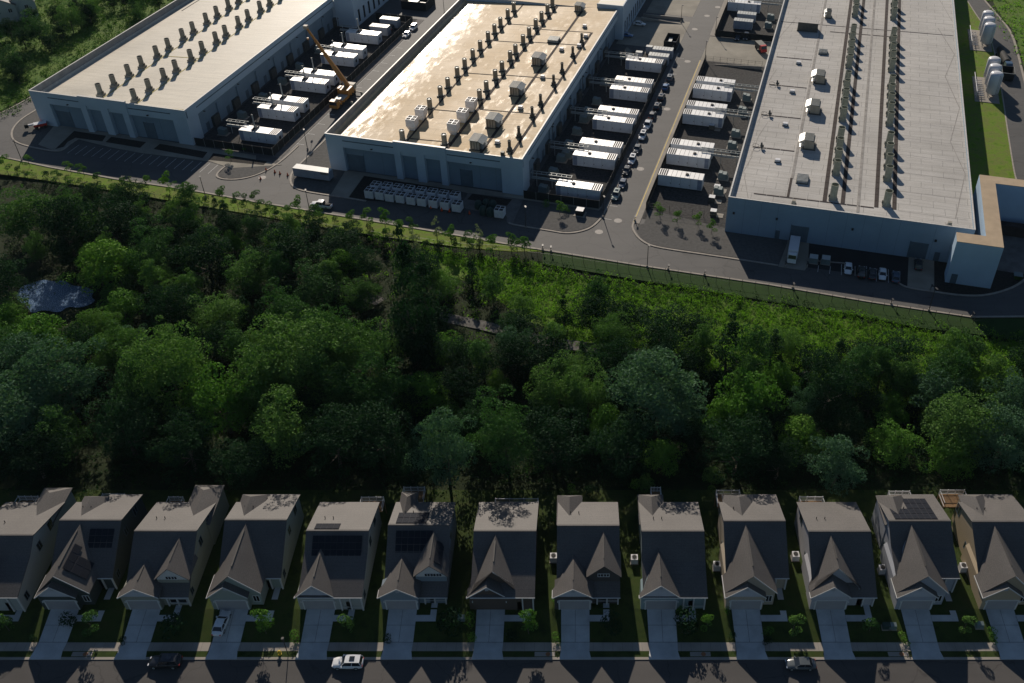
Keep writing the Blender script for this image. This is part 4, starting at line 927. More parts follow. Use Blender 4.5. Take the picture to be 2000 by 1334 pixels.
# ---------------- vehicles ----------------
def car(col, kind='suv', glass='glass_dark'):
    t = thing({'suv': 'parked_suv', 'sedan': 'parked_sedan', 'pickup': 'pickup_truck'}[kind], 'x', {'suv': 'suv', 'sedan': 'sedan', 'pickup': 'pickup truck'}[kind])
    L, W = {'suv': (4.8, 1.92), 'sedan': (4.75, 1.84), 'pickup': (5.9, 2.0)}[kind]
    # profile stations x: (halfwidth, z sill, z belt)
    hb = {'suv': 1.02, 'sedan': .92, 'pickup': 1.08}[kind]; hh = {'suv': 1.0, 'sedan': .82, 'pickup': 1.12}[kind]
    st = [(-L / 2, .66, .45, hb * .80), (-L / 2 + .12, .86, .30, hb * .97), (-L / 2 + .7, .97, .26, hb), (0, 1.0, .24, hb), (L / 2 - 1.35, .98, .26, hb * .98),
          (L / 2 - .55, .93, .28, hh * .88), (L / 2 - .12, .78, .34, hh * .76), (L / 2, .55, .42, hh * .62)]
    vs, fs = [], []
    for x, k, z0, z1_ in st:
        w_ = W / 2 * k
        for y, z in ((-w_ * .92, z0), (-w_, z0 + .16), (-w_, z1_ - .16), (-w_ * .90, z1_ - .02), (-w_ * .4, z1_ + .015), (w_ * .4, z1_ + .015), (w_ * .90, z1_ - .02), (w_, z1_ - .16), (w_, z0 + .16), (w_ * .92, z0)): vs.append((x, y, z))
    n = 10
    for i in range(len(st) - 1):
        for j in range(n): a = i * n + j; c = i * n + (j + 1) % n; fs.append((a, a + n, c + n, c))
    fs.append(tuple(range(n))); fs.append(tuple(range(len(vs) - 1, len(vs) - n - 1, -1)))
    b = MB(); b.mesh(vs, fs, col)
    if kind == 'pickup': b.box(-L / 2 + .25, -.75, -W * .39, W * .39, hb - .02, hb + .035, 'vent_black')
    b.build('body', t, smooth=True)
    # cabin: glasshouse then roof
    if kind == 'suv': c0, c1, r0, r1, zt = -L / 2 + .12, .95, -L / 2 + .45, .25, 1.72
    elif kind == 'sedan': c0, c1, r0, r1, zt = -L / 2 + .55, 1.05, -L / 2 + 1.15, .25, 1.44
    else: c0, c1, r0, r1, zt = -.75, 1.55, -.62, .85, 1.85
    wb, wt = W / 2 * .90, W / 2 * .72
    b = MB(); b.hexa([(c0, -wb, hb - .04), (c1, -wb, hb - .06), (c1, wb, hb - .06), (c0, wb, hb - .04)], [(r0, -wt, zt - .04), (r1, -wt, zt - .04), (r1, wt, zt - .04), (r0, wt, zt - .04)], glass); b.build('windows', t)
    b = MB(); e_ = .06; xm = (r0 + r1) / 2
    b.slab([(r0 - .06, -wt - .01, zt - .02), (xm, -wt - .03, zt + .03), (r1 + .05, -wt - .01, zt - .03), (r1 + .05, wt + .01, zt - .03), (xm, wt + .03, zt + .03), (r0 - .06, wt + .01, zt - .02)], .07, col)
    for sgn in (-1, 1):
        for xa, xb in ((c0 + .02, r0), (c1 - .02, r1), ((c0 + c1) / 2 - .05, (r0 + r1) / 2 - .05)):
            b.tube((xa, sgn * (wb + .005), hb - .06), (xb, sgn * (wt + .01), zt - .04), .05, col, n=5)
    if kind == 'suv': b.box(xm - .35, xm + .45, -wt * .6, wt * .6, zt + .032, zt + .045, 'glass_dark')
    b.build('roof', t)
    for x in (-L * .29, L * .31):
        for sgn in (-1, 1):
            y = sgn * (W / 2 - .12); w_ = MB(); w_.tube((x, y - .12, .35), (x, y + .12, .35), .35, 'rubber', n=16); tw = w_.build('wheel', t)
            w2 = MB(); w2.tube((x, y + sgn * .09, .35), (x, y + sgn * .135, .35), .21, 'galv', n=12); w2.build('rim', tw)
    for sgn in (-1, 1):
        b = MB(); b.box(L / 2 - .22, L / 2 - .06, sgn * W * .30 - .18, sgn * W * .30 + .18, hh * .62, hh * .78, 'unit_white'); b.build('headlight', t)
        b = MB(); b.box(-L / 2 + .0, -L / 2 + .12, sgn * W * .34 - .14, sgn * W * .34 + .14, hb * .66, hb * .86, 'red'); b.build('tail_light', t)
        b = MB(); b.box(c1 - .35, c1 - .12, sgn * (W / 2 + .08) - .1, sgn * (W / 2 + .08) + .1, hb - .03, hb + .12, col); b.build('mirror', t)
    return Kind(t)
CK = {}
def putcar(col, kind, px, py, rot, label, group=None, z=0.0, s=1.0):
    k = (col, kind)
    if k not in CK: CK[k] = car(col, kind)
    g = G(px, py, .8 + z); CK[k].put((g[0], g[1], z), rot, label, (s, s, s), group)
AL = PHI + math.pi / 2          # nose pointing away along the warehouses
gp = 'cars parked along the middle yard fence'
for px, py, col, kind, l, fl in [(1309, 150, 'car_grey', 'suv', 'grey suv farthest back in the row along the middle yard fence', 1), (1300, 168, 'car_blue', 'sedan', 'bright blue car in the row along the middle yard fence', 1),
        (1292, 188, 'car_black', 'suv', 'black suv parked just in front of the bright blue car', 1), (1284, 206, 'car_black', 'suv', 'second black suv in front of the blue car, behind a dark sedan', 1),
        (1274, 223, 'car_dark', 'sedan', 'very dark sedan parked right behind the white pickup', 1), (1265, 242, 'car_white', 'pickup', 'white pickup in the row along the middle yard fence', 0),
        (1255, 264, 'car_white', 'suv', 'white suv parked right in front of the white pickup', 0), (1244.5, 289, 'car_silver', 'sedan', 'silver sedan between two white suvs along the fence', 0),
        (1234.5, 311, 'car_white', 'suv', 'white suv parked between the silver sedan and two dark cars', 0), (1224, 331, 'car_dark', 'sedan', 'dark sedan parked third from the front of the fence row', 0),
        (1216, 357, 'car_navy', 'sedan', 'dark navy sedan second from the front of the fence row', 0), (1203, 380, 'car_green', 'suv', 'pale green-grey suv at the front of the fence row', 0)]:
    putcar(col, kind, px, py, AL + (0 if fl else math.pi), l, gp)
putcar('car_white', 'sedan', 1249, 45, PHI, 'white sedan parked in the shade beside the middle office wing')
putcar('car_blue', 'sedan', 1224, 67, PHI, 'blue car half in shade against the middle office wing')
putcar('car_black', 'suv', 1441, 72, AL + math.pi, 'left of two dark suvs behind the right yard')
putcar('car_dark', 'suv', 1457, 71, AL + math.pi, 'right of two dark suvs behind the right yard')
putcar('car_white', 'sedan', 794, 66, AL + math.pi, 'front one of two white cars by the left yard')
putcar('car_white', 'suv', 807, 53, AL + math.pi, 'white suv at the back of two white cars by the left yard')
putcar('car_dark', 'suv', 766, 52, AL, 'dark suv in the far yard beside a shed')
putcar('car_white', 'sedan', 1657, 523, AL + math.pi + .02, 'white sedan in a bay left of two black cars before the right warehouse')
putcar('car_black', 'suv', 1683, 530, AL, 'black suv with lit tail lamps beside the left white sedan')
putcar('car_dark', 'sedan', 1704, 533, AL, 'black sedan parked left of the second white sedan')
putcar('car_white', 'sedan', 1724, 534, AL + math.pi, 'white sedan with roof window, second from the right before the right warehouse')
putcar('car_navy', 'sedan', 1750, 539, AL, 'dark blue sedan at the right end of the bays')
putcar('car_dark', 'suv', 1794, 515, AL, 'dark suv standing on the right dock pad')
putcar('car_white', 'pickup', 628, 399, PHI + math.pi, 'white pickup driving on the road before the middle warehouse')
FZS = lambda y: 0
putcar('car_white', 'suv', 679, 1293, math.pi, 'white suv parked on the residential street')
putcar('car_black', 'suv', 322, 1291, math.pi, 'black suv parked on the residential street', s=1.05)
putcar('car_silver', 'sedan', 1564, 1295, math.pi, 'dark silver sedan parked on the residential street')
gz = 0.62
putcar('car_white', 'sedan', 432, 1215, R(86), 'white sedan parked in a house driveway', z=gz)
# truck on the left dock
def truck(px, py, label, boxm, cabm, L, rot, hz_=3.0):
    g = G(px, py, 2); t = thing('box_truck', label, 'truck', (g[0], g[1], .1), rot)
    b = MB(); b.box(-L / 2, L / 2 - 1.9, -1.2, 1.2, .9, hz_, boxm); b.build('cargo_box', t)
    b = MB(); b.hexa([(L / 2 - 1.8, -1.1, .5), (L / 2, -1.1, .5), (L / 2, 1.1, .5), (L / 2 - 1.8, 1.1, .5)], [(L / 2 - 1.8, -1.05, 2.5), (L / 2 - .7, -1.0, 2.5), (L / 2 - .7, 1.0, 2.5), (L / 2 - 1.8, 1.05, 2.5)], cabm); c_ = b.build('cab', t)
    b = MB(); b.hexa([(L / 2 - .30, -.95, 1.55), (L / 2 - .28, -.95, 1.5), (L / 2 - .28, .95, 1.5), (L / 2 - .30, .95, 1.55)], [(L / 2 - .62, -.9, 2.35), (L / 2 - .60, -.9, 2.37), (L / 2 - .60, .9, 2.37), (L / 2 - .62, .9, 2.35)], 'glass_dark'); b.build('windscreen', c_)
    for x in (-L / 2 + .8, -L / 2 + 1.8, L / 2 - 1.1):
        for sgn in (-1, 1):
            w_ = MB(); w_.tube((x, sgn * 1.0 - .15, .5), (x, sgn * 1.0 + .15, .5), .5, 'rubber', n=14); w_.build('wheel', t)
    return t
truck(1550, 486, 'white box truck backed up to the left dock of the right warehouse', 'tank_white', 'car_white', 8.5, AL + math.pi)
truck(1487, 88, 'dark truck with red cab parked at the far right yard', 'galv_dark', 'red', 6.0, AL + math.pi + .5, 2.4)
# tanker by the silos
g = G(1962, 118, 1.5); t = thing('tanker_truck', 'dark tanker truck parked on the road beside the white silos', 'truck', (g[0], g[1], 0), AL + math.pi + R(8))
b = MB(); b.tube((-8, 0, 2.1), (3, 0, 2.1), 1.15, 'vent_black', n=16); b.build('tank', t)
b = MB(); b.hexa([(4, -1.2, .6), (7, -1.2, .6), (7, 1.2, .6), (4, 1.2, .6)], [(4, -1.1, 3.0), (6, -1.05, 3.0), (6, 1.05, 3.0), (4, 1.1, 3.0)], 'car_navy'); b.build('cab', t)
b = MB(); b.box(-8, 4, -.5, .5, .7, 1.0, 'vent_black'); b.build('chassis', t)
for x in (-7, -5.8, 2.5, 5.8):
    for sgn in (-1, 1): w_ = MB(); w_.tube((x, sgn * 1.0 - .18, .5), (x, sgn * 1.0 + .18, .5), .5, 'rubber', n=14); w_.build('wheel', t)
g = G(1966, 148, .5); t = thing('open_skip', 'black open topped skip behind the tanker by the silos', 'skip', (g[0], g[1], 0), PHI + R(-2))
b = MB(); 
for a in ((-1.9, 1.9, -3, -2.85), (-1.9, 1.9, 2.85, 3), (-1.9, -1.75, -2.85, 2.85), (1.75, 1.9, -2.85, 2.85)): b.box(*a, 0.1, 2.6, 'fence_black')
b.box(-1.8, 1.8, -2.9, 2.9, 0.05, .3, 'fence_black'); b.build('body', t); b = MB(); b.box(-2.0, 2.0, -3.1, -3.0, 2.5, 2.65, 'galv'); b.box(-2.0, -1.9, -3.0, 3.0, 2.5, 2.65, 'galv'); b.box(1.9, 2.0, -3.0, 3.0, 2.5, 2.65, 'galv'); b.build('rim', t)
# white trailer left of the middle warehouse
g = G(575, 347, 0); t = thing('white_trailer', 'long white container trailer on the gravel left of the middle warehouse', 'trailer', (g[0], g[1], .05), PHI)
b = MB(); b.box(0, 10.8, 0, 2.5, .5, 3.0, 'tank_grey', 'tank_top'); b.build('box', t)  # white trailer; the shade on its sides is put into their grey colour
b = MB(); b.box(8.3, 10.6, -.04, 0, 2.2, 2.9, 'seam'); b.build('side_window', t); b = MB(); b.box(.5, 10.3, .4, 2.1, .1, .5, 'vent_black'); b.build('chassis', t)
# covered green machines
for i, (x, y) in enumerate([(935, 407), (950, 405), (963, 407), (944, 418), (958, 421)]):
    g = G(x, y); t = thing('covered_machine', 'dark green covered machine on the asphalt, %s from the left between the coolers' % ORD[i], 'machine', (g[0], g[1], .05), PHI + i * .1, 'covered green machines')
    b = MB(); b.lathe([(1.0, 0), (1.1, .8), (1.0, 1.6), (.7, 2.2), (.3, 2.5), (0, 2.55)], 'bin_green', n=12); b.build('cover', t); b = MB(); b.box(-1.15, 1.15, -.15, .15, 0, .2, 'galv_dark'); b.build('skid', t)
# road cones
KCo = thing('traffic_cone', 'x', 'traffic cone'); b = MB(); b.lathe([(.22, .04), (.16, .3), (.05, .75), (0, .76)], 'orange', n=10); b.build('cone', KCo); b = MB(); b.box(-.28, .28, -.28, .28, 0, .05, 'rubber'); b.build('base', KCo)
KCo = Kind(KCo)
for i, (x, y) in enumerate([(520, 333), (537, 337), (547, 340), (562, 343), (509, 350)]):
    g = G(x, y); KCo.put((g[0], g[1], .01), 0, 'orange traffic cone, %s from the left on the road beside the left yard' % ORD[i], (1.15, 1.15, 1.3), 'traffic cones on the road')
for i, (x, y) in enumerate([(842, 407), (863, 412), (878, 414), (917, 418)]):
    g = G(x, y); KCo.put((g[0], g[1], .01), 0, 'orange traffic cone, %s from the left in front of the coolers' % ORD[i], (1.4, 1.4, 1.4), 'traffic cones by the coolers')
# parked machine at the far left island
g = G(80, 243, 1); t = thing('boom_lift', 'red and white folded boom lift beside the left warehouse corner', 'boom lift', (g[0], g[1], 0.06), PHI + R(40))
b = MB(); b.box(-2, 1.6, -1.0, 1.0, .7, 1.5, 'red', 'tank_white'); b.build('body', t); b = MB(); b.box(-3.4, -1.6, -.3, .3, 1.2, 1.6, 'tank_white'); b.box(-4.4, -3.4, -.7, .7, .8, 1.9, 'fence_black'); b.build('boom', t)
for x in (-1.3, 1.0):
    for sgn in (-1, 1): w_ = MB(); w_.tube((x, sgn * .95 - .15, .45), (x, sgn * .95 + .15, .45), .45, 'rubber', n=12); w_.build('wheel', t)
# mobile crane
g = G(672, 190, 1); t = thing('mobile_crane', 'yellow mobile crane with raised telescopic boom on the service road', 'crane', (g[0], g[1], 0), PHI)
b = MB(); b.box(-1.4, 1.4, -6.2, 5.6, .8, 1.6, 'crane_yellow'); b.box(-1.3, 1.3, -3.6, 0, 1.6, 2.0, 'galv'); b.build('chassis', t)
b = MB(); b.hexa([(-1.4, -7.6, .7), (1.4, -7.6, .7), (1.4, -5.4, .7), (-1.4, -5.4, .7)], [(-1.3, -7.2, 2.8), (1.3, -7.2, 2.8), (1.3, -5.4, 2.8), (-1.3, -5.4, 2.8)], 'crane_yellow'); c_ = b.build('cab', t)
b = MB(); b.box(-1.2, 1.2, -7.5, -7.38, 1.7, 2.6, 'glass_dark'); b.build('windscreen', c_)
b = MB(); b.box(-1.5, 1.5, 0.2, 5.4, 1.7, 3.3, 'crane_yellow'); b.box(-1.6, 1.6, 4.2, 6.0, 1.9, 3.5, 'unit_tan'); b.box(-2.2, -1.5, 0.4, 2.6, 1.8, 3.6, 'crane_yellow'); b.build('turntable', t)
for y in (-5.5, -3.8, 1.5, 3.2, 4.8):
    for sgn in (-1, 1): w_ = MB(); w_.tube((sgn * 1.2 - .25, y, .65), (sgn * 1.2 + .25, y, .65), .65, 'rubber', n=14); w_.build('wheel', t)
for y in (-2.2, 5.0):
    b = MB(); b.box(-3.6, 3.6, y, y + .35, .7, 1.0, 'galv_dark'); b.box(-3.8, -3.3, y - .2, y + .5, 0, .8, 'unit_tan'); b.box(3.3, 3.8, y - .2, y + .5, 0, .8, 'unit_tan'); b.build('outrigger', t)
# boom end found in site frame so that it leans back over the yard
def solve_tip(px, py, z): 
    x, y = G(px, py, z); dx, dy = x - g[0], y - g[1]; return (dx * BV[0] + dy * BV[1], dx * AV[0] + dy * AV[1], z)
root = Vector((0, 3.6, 3.0)); tip = Vector(solve_tip(597, 52, 21.0))
for k, (f0, f1, r_, m_) in enumerate(((0, .34, .85, 'crane_yellow'), (.30, .56, .68, 'crane_yellow'), (.53, .78, .50, 'crane_yellow'), (.75, 1.0, .38, 'crane_yellow'))):
    b = MB(); b.tube(root.lerp(tip, f0), root.lerp(tip, f1), r_, m_, r_ * .95, 6); b.build('boom_section', t)
b = MB(); b.box(tip.x - .6, tip.x + .6, tip.y - .6, tip.y + .6, tip.z - .6, tip.z + .4, 'unit_tan'); b.build('boom_head', t)
b = MB(); b.tube(tip, (tip.x, tip.y, tip.z - 3.5), .05, 'pole_dark', n=5); b.box(tip.x - .25, tip.x + .25, tip.y - .25, tip.y + .25, tip.z - 4.1, tip.z - 3.5, 'crane_yellow'); b.build('hook', t)
b = MB(); b.tube((0.0, 2.0, 2.4), root.lerp(tip, .2), .18, 'galv', n=8); b.build('lift_ram', t)
# silos
def silo():
    t = thing('white_silo', 'x', 'silo'); b = MB(); hs = 8.2; r_ = 2.0
    b.lathe([(0, .9), (r_ * .6, 1.0), (r_, 1.6), (r_, hs - .9), (r_ * .9, hs - .4), (r_ * .6, hs - .08), (0, hs)], 'tank_white', n=28); b.build('tank', t, smooth=True)
    b = MB()
    for a in (45, 135, 225, 315): b.tube((math.cos(R(a)) * 1.5, math.sin(R(a)) * 1.5, 0), (math.cos(R(a)) * 1.5, math.sin(R(a)) * 1.5, 1.6), .12, 'galv', n=6)
    b.build('leg_frame', t)
    b = MB()
    for x in (.9, 1.35): b.tube((x, -1.85, .5), (x, -1.75, hs - .4), .05, 'galv', n=5)
    for k in range(16): b.tube((.9, -1.82, .8 + k * .55), (1.35, -1.82, .8 + k * .55), .035, 'galv', n=4)
    b.tube((.4, -1.0, hs - .5), (.4, .8, hs - .2), .1, 'galv', n=6); b.build('ladder', t); return Kind(t)
KSi = silo()
silos = [((1918, 95), 'nearest silo of the back group of three'), ((1912, 80), 'middle silo of the back group of three'), ((1906, 66), 'farthest silo of the back group of three'),
         ((1929, 193), 'nearest silo of the front group of three'), ((1922, 176), 'middle silo of the front group of three'), ((1915, 158), 'farthest silo of the front group of three')]
p_, q_ = PQ(1918, 93); p2_, q2_ = PQ(1930, 192)
for k in range(3):
    x, y = D(p_ + 1.0, q_ + k * 5.8 + 1.4); KSi.put((x, y, .1), PHI, 'white round topped silo, %s' % silos[k][1], group='white silos')
for k in range(3):
    x, y = D(p2_ + .8, q2_ + k * 5.8 + 1.4); KSi.put((x, y, .1), PHI, 'white round topped silo, %s' % silos[3 + k][1], group='white silos')
for p0, q0, l in ((p_, q_, 'back'), (p2_, q2_, 'front')):
    x, y = D(p0 - 4.2, q0 - 1.0); t = thing('pipe_rack', 'white railed pipe rack beside the %s silo group' % l, 'pipe rack', (x, y, .1), PHI)
    b = MB(); b.box(0, 7.4, -2.5, 16.5, -.06, .12, 'concrete'); b.build('plinth', t)
    b = MB(); b.tube((.3, 0, 2.2), (.3, 15, 2.2), .1, 'unit_white', n=6)
    for k in range(8): b.tube((.3, k * 1.8, 0), (.3, k * 1.8, 2.2), .07, 'unit_white', n=5)
    b.build('railing', t)
    for k in range(9): b = MB(); b.tube((.8, .6 + k * 1.4, .9), (2.6, .6 + k * 1.4, .9), .13, 'unit_white', n=6); b.build('pipe', t)
# rubbish enclosures and far yard structures
def pen(label, p, q, w_, l_, h_):
    x, y = D(p, q); t = thing('screened_pen', label, 'enclosure', (x, y, .02), PHI); b = MB()
    for a in ((0, w_, 0, .1), (0, w_, l_ - .1, l_), (0, .1, .1, l_ - .1), (w_ - .1, w_, .1, l_ - .1)): b.box(*a, 0, h_, 'fence_black')
    b.build('screen', t); b = MB(); b.box(.8, w_ * .5, .8, l_ - 1, 0, 1.8, 'bin_green', 'galv'); b.box(w_ * .55, w_ - .8, 1, l_ * .6, 0, 1.3, 'galv_dark', 'unit_white'); b.build('bin', t); return t
pen('black screened bin pen at the head of the left service road', -158, 330, 10, 9, 3.2)
pen('black screened pen at the gate of the middle yard', -55.0, 318.0, 4.4, 7.5, 3.0)
x, y = D(-66, 305.5); t = thing('gabled_shed', 'dark gabled shed in the shade at the back of the middle yard', 'shed', (x, y, .03), PHI)
b = MB(); b.prism([(-1.6, 0), (1.6, 0), (1.6, 3), (-1.6, 3)], 0, 2.3, 'cab_green'); b.build('wall', t); b = MB(); b.slab([(-1.9, -.2, 2.2), (0, -.2, 3.3), (0, 3.2, 3.3), (-1.9, 3.2, 2.2)], .12, 'galv_dark'); b.slab([(0, -.2, 3.3), (1.9, -.2, 2.2), (1.9, 3.2, 2.2), (0, 3.2, 3.3)], .12, 'galv_dark'); b.build('roof', t)
for i, (p, q) in enumerate(((-65.3, 303.8), (-62.6, 307.2), (-60.2, 312.8))):
    x, y = D(p, q); t = thing('equipment_box', 'pale topped grey cabinet, %s from the left behind the last generator of the middle yard' % ORD[i], 'equipment box', (x, y, .03), PHI, 'cabinets behind the last generator')
    b = MB(); b.box(0, 2.2, 0, 1.6, .1, 2.5, 'tank_grey', 'tank_top'); b.build('cabinet', t); b = MB(); b.box(-.2, 2.4, -.2, 1.8, 0, .1, 'concrete'); b.build('plinth', t)
x, y = D(-68, 342); t = thing('dock_ramp', 'pale concrete ramp with low walls on the far loading apron', 'ramp', (x, y, .02), PHI)
b = MB(); b.hexa([(0, 0, 0), (15, 0, 0), (15, .35, 0), (0, .35, 0)], [(0, 0, 1.3), (15, 0, .15), (15, .35, .15), (0, .35, 1.3)], 'concrete'); b.box(0, 15, 3.6, 3.95, 0, 1.1, 'concrete'); b.build('side_wall', t)
x, y = D(-36, 309.5); t = thing('dock_ramp', 'long low concrete ramp before the two dark suvs', 'ramp', (x, y, .02), PHI)
b = MB(); b.hexa([(0, 0, 0), (16, 0, 0), (16, .3, 0), (0, .3, 0)], [(0, 0, .15), (16, 0, 1.2), (16, .3, 1.2), (0, .3, .15)], 'concrete'); b.build('side_wall', t)
# things in the front of the right warehouse
for x, y, l in ((1588, 511, 'left grey crate before the right warehouse'), (1612, 513, 'right grey crate before the right warehouse')):
    g = G(x, y); t = thing('utility_crate', l, 'crate', (g[0], g[1], .05), PHI); b = MB(); b.box(-1, 1, -1, 1, .12, 1.5, 'cab_green', 'tank_top'); b.build('cabinet', t); b = MB(); b.box(-1.2, 1.2, -1.2, 1.2, 0, .12, 'concrete'); b.build('plinth', t)
g = G(1133, 419); t = thing('service_hatch', 'black box with white lid on the gravel corner of the middle yard', 'service hatch', (g[0], g[1], .07), PHI); b = MB(); b.box(-1.0, 1.0, -1.0, 1.0, .1, 1.6, 'fence_black', 'unit_white'); b.build('box', t); b = MB(); b.box(-1.5, 1.5, -1.4, 1.4, 0, .1, 'concrete'); b.build('plinth', t)
# inside the L: white vessels, pipes and a dark container
g = G(1972, 430, 1); t = thing('plant_vessel', 'pair of white capped vessels inside the L-shaped block', 'vessel', (g[0], g[1], 0), PHI)
b = MB(); b.lathe([(1.0, 0), (1.0, 1.8), (.7, 2.3), (0, 2.4)], 'tank_white', -1.1, 0, 16); b.lathe([(1.0, 0), (1.0, 1.8), (.7, 2.3), (0, 2.4)], 'tank_white', 1.1, 0, 16); b.build('vessel', t, smooth=True)
b = MB(); b.tube((0, 0, 2), (2, 8, 2), .15, 'galv', n=6); b.tube((.6, 0, 2), (2.6, 8, 2), .15, 'galv', n=6); b.tube((2, 0, 1), (3.6, 2, 1), .2, 'unit_white', n=6); b.build('pipe', t)
g = G(1985, 452, 1); t = thing('storage_container', 'dark brown container below the white vessels at the right edge', 'container', (g[0], g[1], 0), PHI); b = MB(); b.box(-4, 8, -1.2, 1.2, .1, 2.8, 'walk_pad'); b.build('box', t); b = MB(); b.box(-4.1, -4, -1.1, 1.1, .2, 2.7, 'galv_dark'); b.build('door', t)
Drect('plant_pad', 47.2, 70, 207, 232, 0.03, 'concrete_old')
g = G(1986, 545); t = thing('green_bin', 'green wheeled bin at the right edge of the rounded bed', 'bin', (g[0], g[1], .05), PHI); b = MB(); b.hexa([(-.7, -.5, .1), (.7, -.5, .1), (.7, .5, .1), (-.7, .5, .1)], [(-.9, -.7, 1.2), (.9, -.7, 1.2), (.9, .7, 1.2), (-.9, .7, 1.2)], 'leaf_under'); b.build('body', t); b = MB(); b.slab([(-1, -.8, 1.3), (1, -.8, 1.3), (1, .8, 1.45), (-1, .8, 1.45)], .08, 'cab_green'); b.build('lid', t)
# ---------------- residential street ----------------
YA, YS0, YS1, YK0, YK1 = 86.8, 85.25, 86.8, 83.75, 84.35
X0_, X1_ = -160, 160
sheet('street', [(X0_, 60), (X1_, 60), (X1_, 83.8), (X0_, 83.8)], 0.012, 'asphalt_street')
sheet('sidewalk', [(X0_, 85.25), (X1_, 85.25), (X1_, 86.8), (X0_, 86.8)], 0.10, 'concrete', 0.1)
kerb_line([(X0_, 83.95), (X1_, 83.95)], 0.45, 0.12, 'concrete')
sheet('grass_strip', [(X0_, 84.17), (X1_, 84.17), (X1_, 85.25), (X0_, 85.25)], 0.09, 'lawn')
b = MB()
for x in np.arange(-158, 158, 1.55): b.box(x, x + .035, 85.27, 86.78, .09, .104, 'seam')
structure(b.build('sidewalk_joints'))
b = MB()
nx_ = 120
vs = []; fs = []
ys = [86.8, 88, 90, 92.4, 94, 98, 104, 110, 114, 118]
for y in ys:
    for i in range(nx_ + 1): x = X0_ + (X1_ - X0_) * i / nx_; vs.append((x, y, hgt(x, y) + .03))
for j in range(len(ys) - 1):
    for i in range(nx_): a = j * (nx_ + 1) + i; fs.append((a, a + 1, a + nx_ + 2, a + nx_ + 1))
b.mesh(vs, fs, 'lawn'); structure(b.build('lawn'))
# houses: (x0 px, x1 px, ridge py, type, options)
ZR = 9.2
def xof(px, py, z): return G(px, py, z)[0]
def hit(py, f):
    "Y where the sight line of row py meets height profile f(Y)"
    lo, hi = -2.0, 15.0
    for _ in range(50):
        z = (lo + hi) / 2; Y = G(CX, py, z)[1]
        if z < f(Y): lo = z
        else: hi = z
    return Y, z
def gable(b, xl, xr, y0, y1, e, zr, mat, ov=.3, th=.16, clipx=None):
    "gable roof slabs along Y; eave height e at xl/xr"
    xm = (xl + xr) / 2
    b.slab([(xl, y0 - ov, e), (xm, y0 - ov, zr), (xm, y1, zr), (xl, y1, e)][::-1], th, mat)
    b.slab([(xm, y0 - ov, zr), (xr, y0 - ov, e), (xr, y1, e), (xm, y1, zr)][::-1], th, mat)
def gablewall(b, xl, xr, y0, y1, zb, e, zr, mat, inset=.3):
    xm = (xl + xr) / 2; a, c = xl + inset, xr - inset; s = (zr - e) / (xm - xl); za = e + s * inset - .18; zt = zr - .18
    b.mesh([(a, y0, zb), (c, y0, zb), (c, y0, za), (xm, y0, zt), (a, y0, za), (a, y1, zb), (c, y1, zb), (c, y1, za), (xm, y1, zt), (a, y1, za)],
           [(0, 1, 2, 3, 4), (9, 8, 7, 6, 5), (0, 5, 6, 1), (1, 6, 7, 2), (2, 7, 8, 3), (3, 8, 9, 4), (4, 9, 5, 0)], mat)
def window(t, x0, x1, y, z0, z1, side=None, fm='trim_white'):
    "front window at y, or side window when side=+1/-1 (then x0 is the wall x and y the start)"
    b = MB()
    if side is None:
        for a in ((x0 - .1, x1 + .1, y - .05, y, z0 - .1, z0), (x0 - .1, x1 + .1, y - .05, y, z1, z1 + .1), (x0 - .1, x0, y - .05, y, z0, z1), (x1, x1 + .1, y - .05, y, z0, z1), ((x0 + x1) / 2 - .04, (x0 + x1) / 2 + .04, y - .05, y, z0, z1)): b.box(*a, fm)
        w_ = b.build('window', t); g = MB(); g.box(x0, x1, y - .02, y, z0, z1, 'glass_dark'); g.build('pane', w_)
    else:
        X = x0; L = x1; s0, s1 = (X, X + .05) if side > 0 else (X - .05, X)
        for a in ((s0, s1, y - .08, y + L + .08, z0 - .08, z0), (s0, s1, y - .08, y + L + .08, z1, z1 + .08), (s0, s1, y - .08, y, z0, z1), (s0, s1, y + L, y + L + .08, z0, z1), (s0, s1, y + L / 2 - .05, y + L / 2 + .05, z0, z1)): b.box(*a, fm)
        w_ = b.build('window', t); g = MB(); s0, s1 = (X, X + .03) if side > 0 else (X - .03, X); g.box(s0, s1, y, y + L, z0, z1, 'glass_dark'); g.build('pane', w_)
def panels(t, o, u, v, n, m, gap=.04, cut=None):
    "solar array: n x m panels from corner o along unit vectors u (1.7 m) and v (1.0 m)"
    o, u, v = Vector(o), Vector(u), Vector(v); nn = u.cross(v).normalized(); nn = nn if nn.z > 0 else -nn
    b = MB()
    for i in range(n):
        for j in range(m):
            if cut and cut(i, j): continue
            a = o + u * i + v * j; p = [a + u * gap + v * gap, a + u * (1 - gap) + v * gap, a + u * (1 - gap) + v * (1 - gap), a + u * gap + v * (1 - gap)]
            lo = [x + nn * .06 for x in p]; hi = [x + nn * .12 for x in p]; b.hexa(lo, hi, 'solar')
            fr = [a, a + u, a + u + v, a + v]; b.hexa([x + nn * .04 for x in fr], [x + nn * .075 for x in fr], 'solar_frame')
    return b.build('solar_array', t)
HN = []
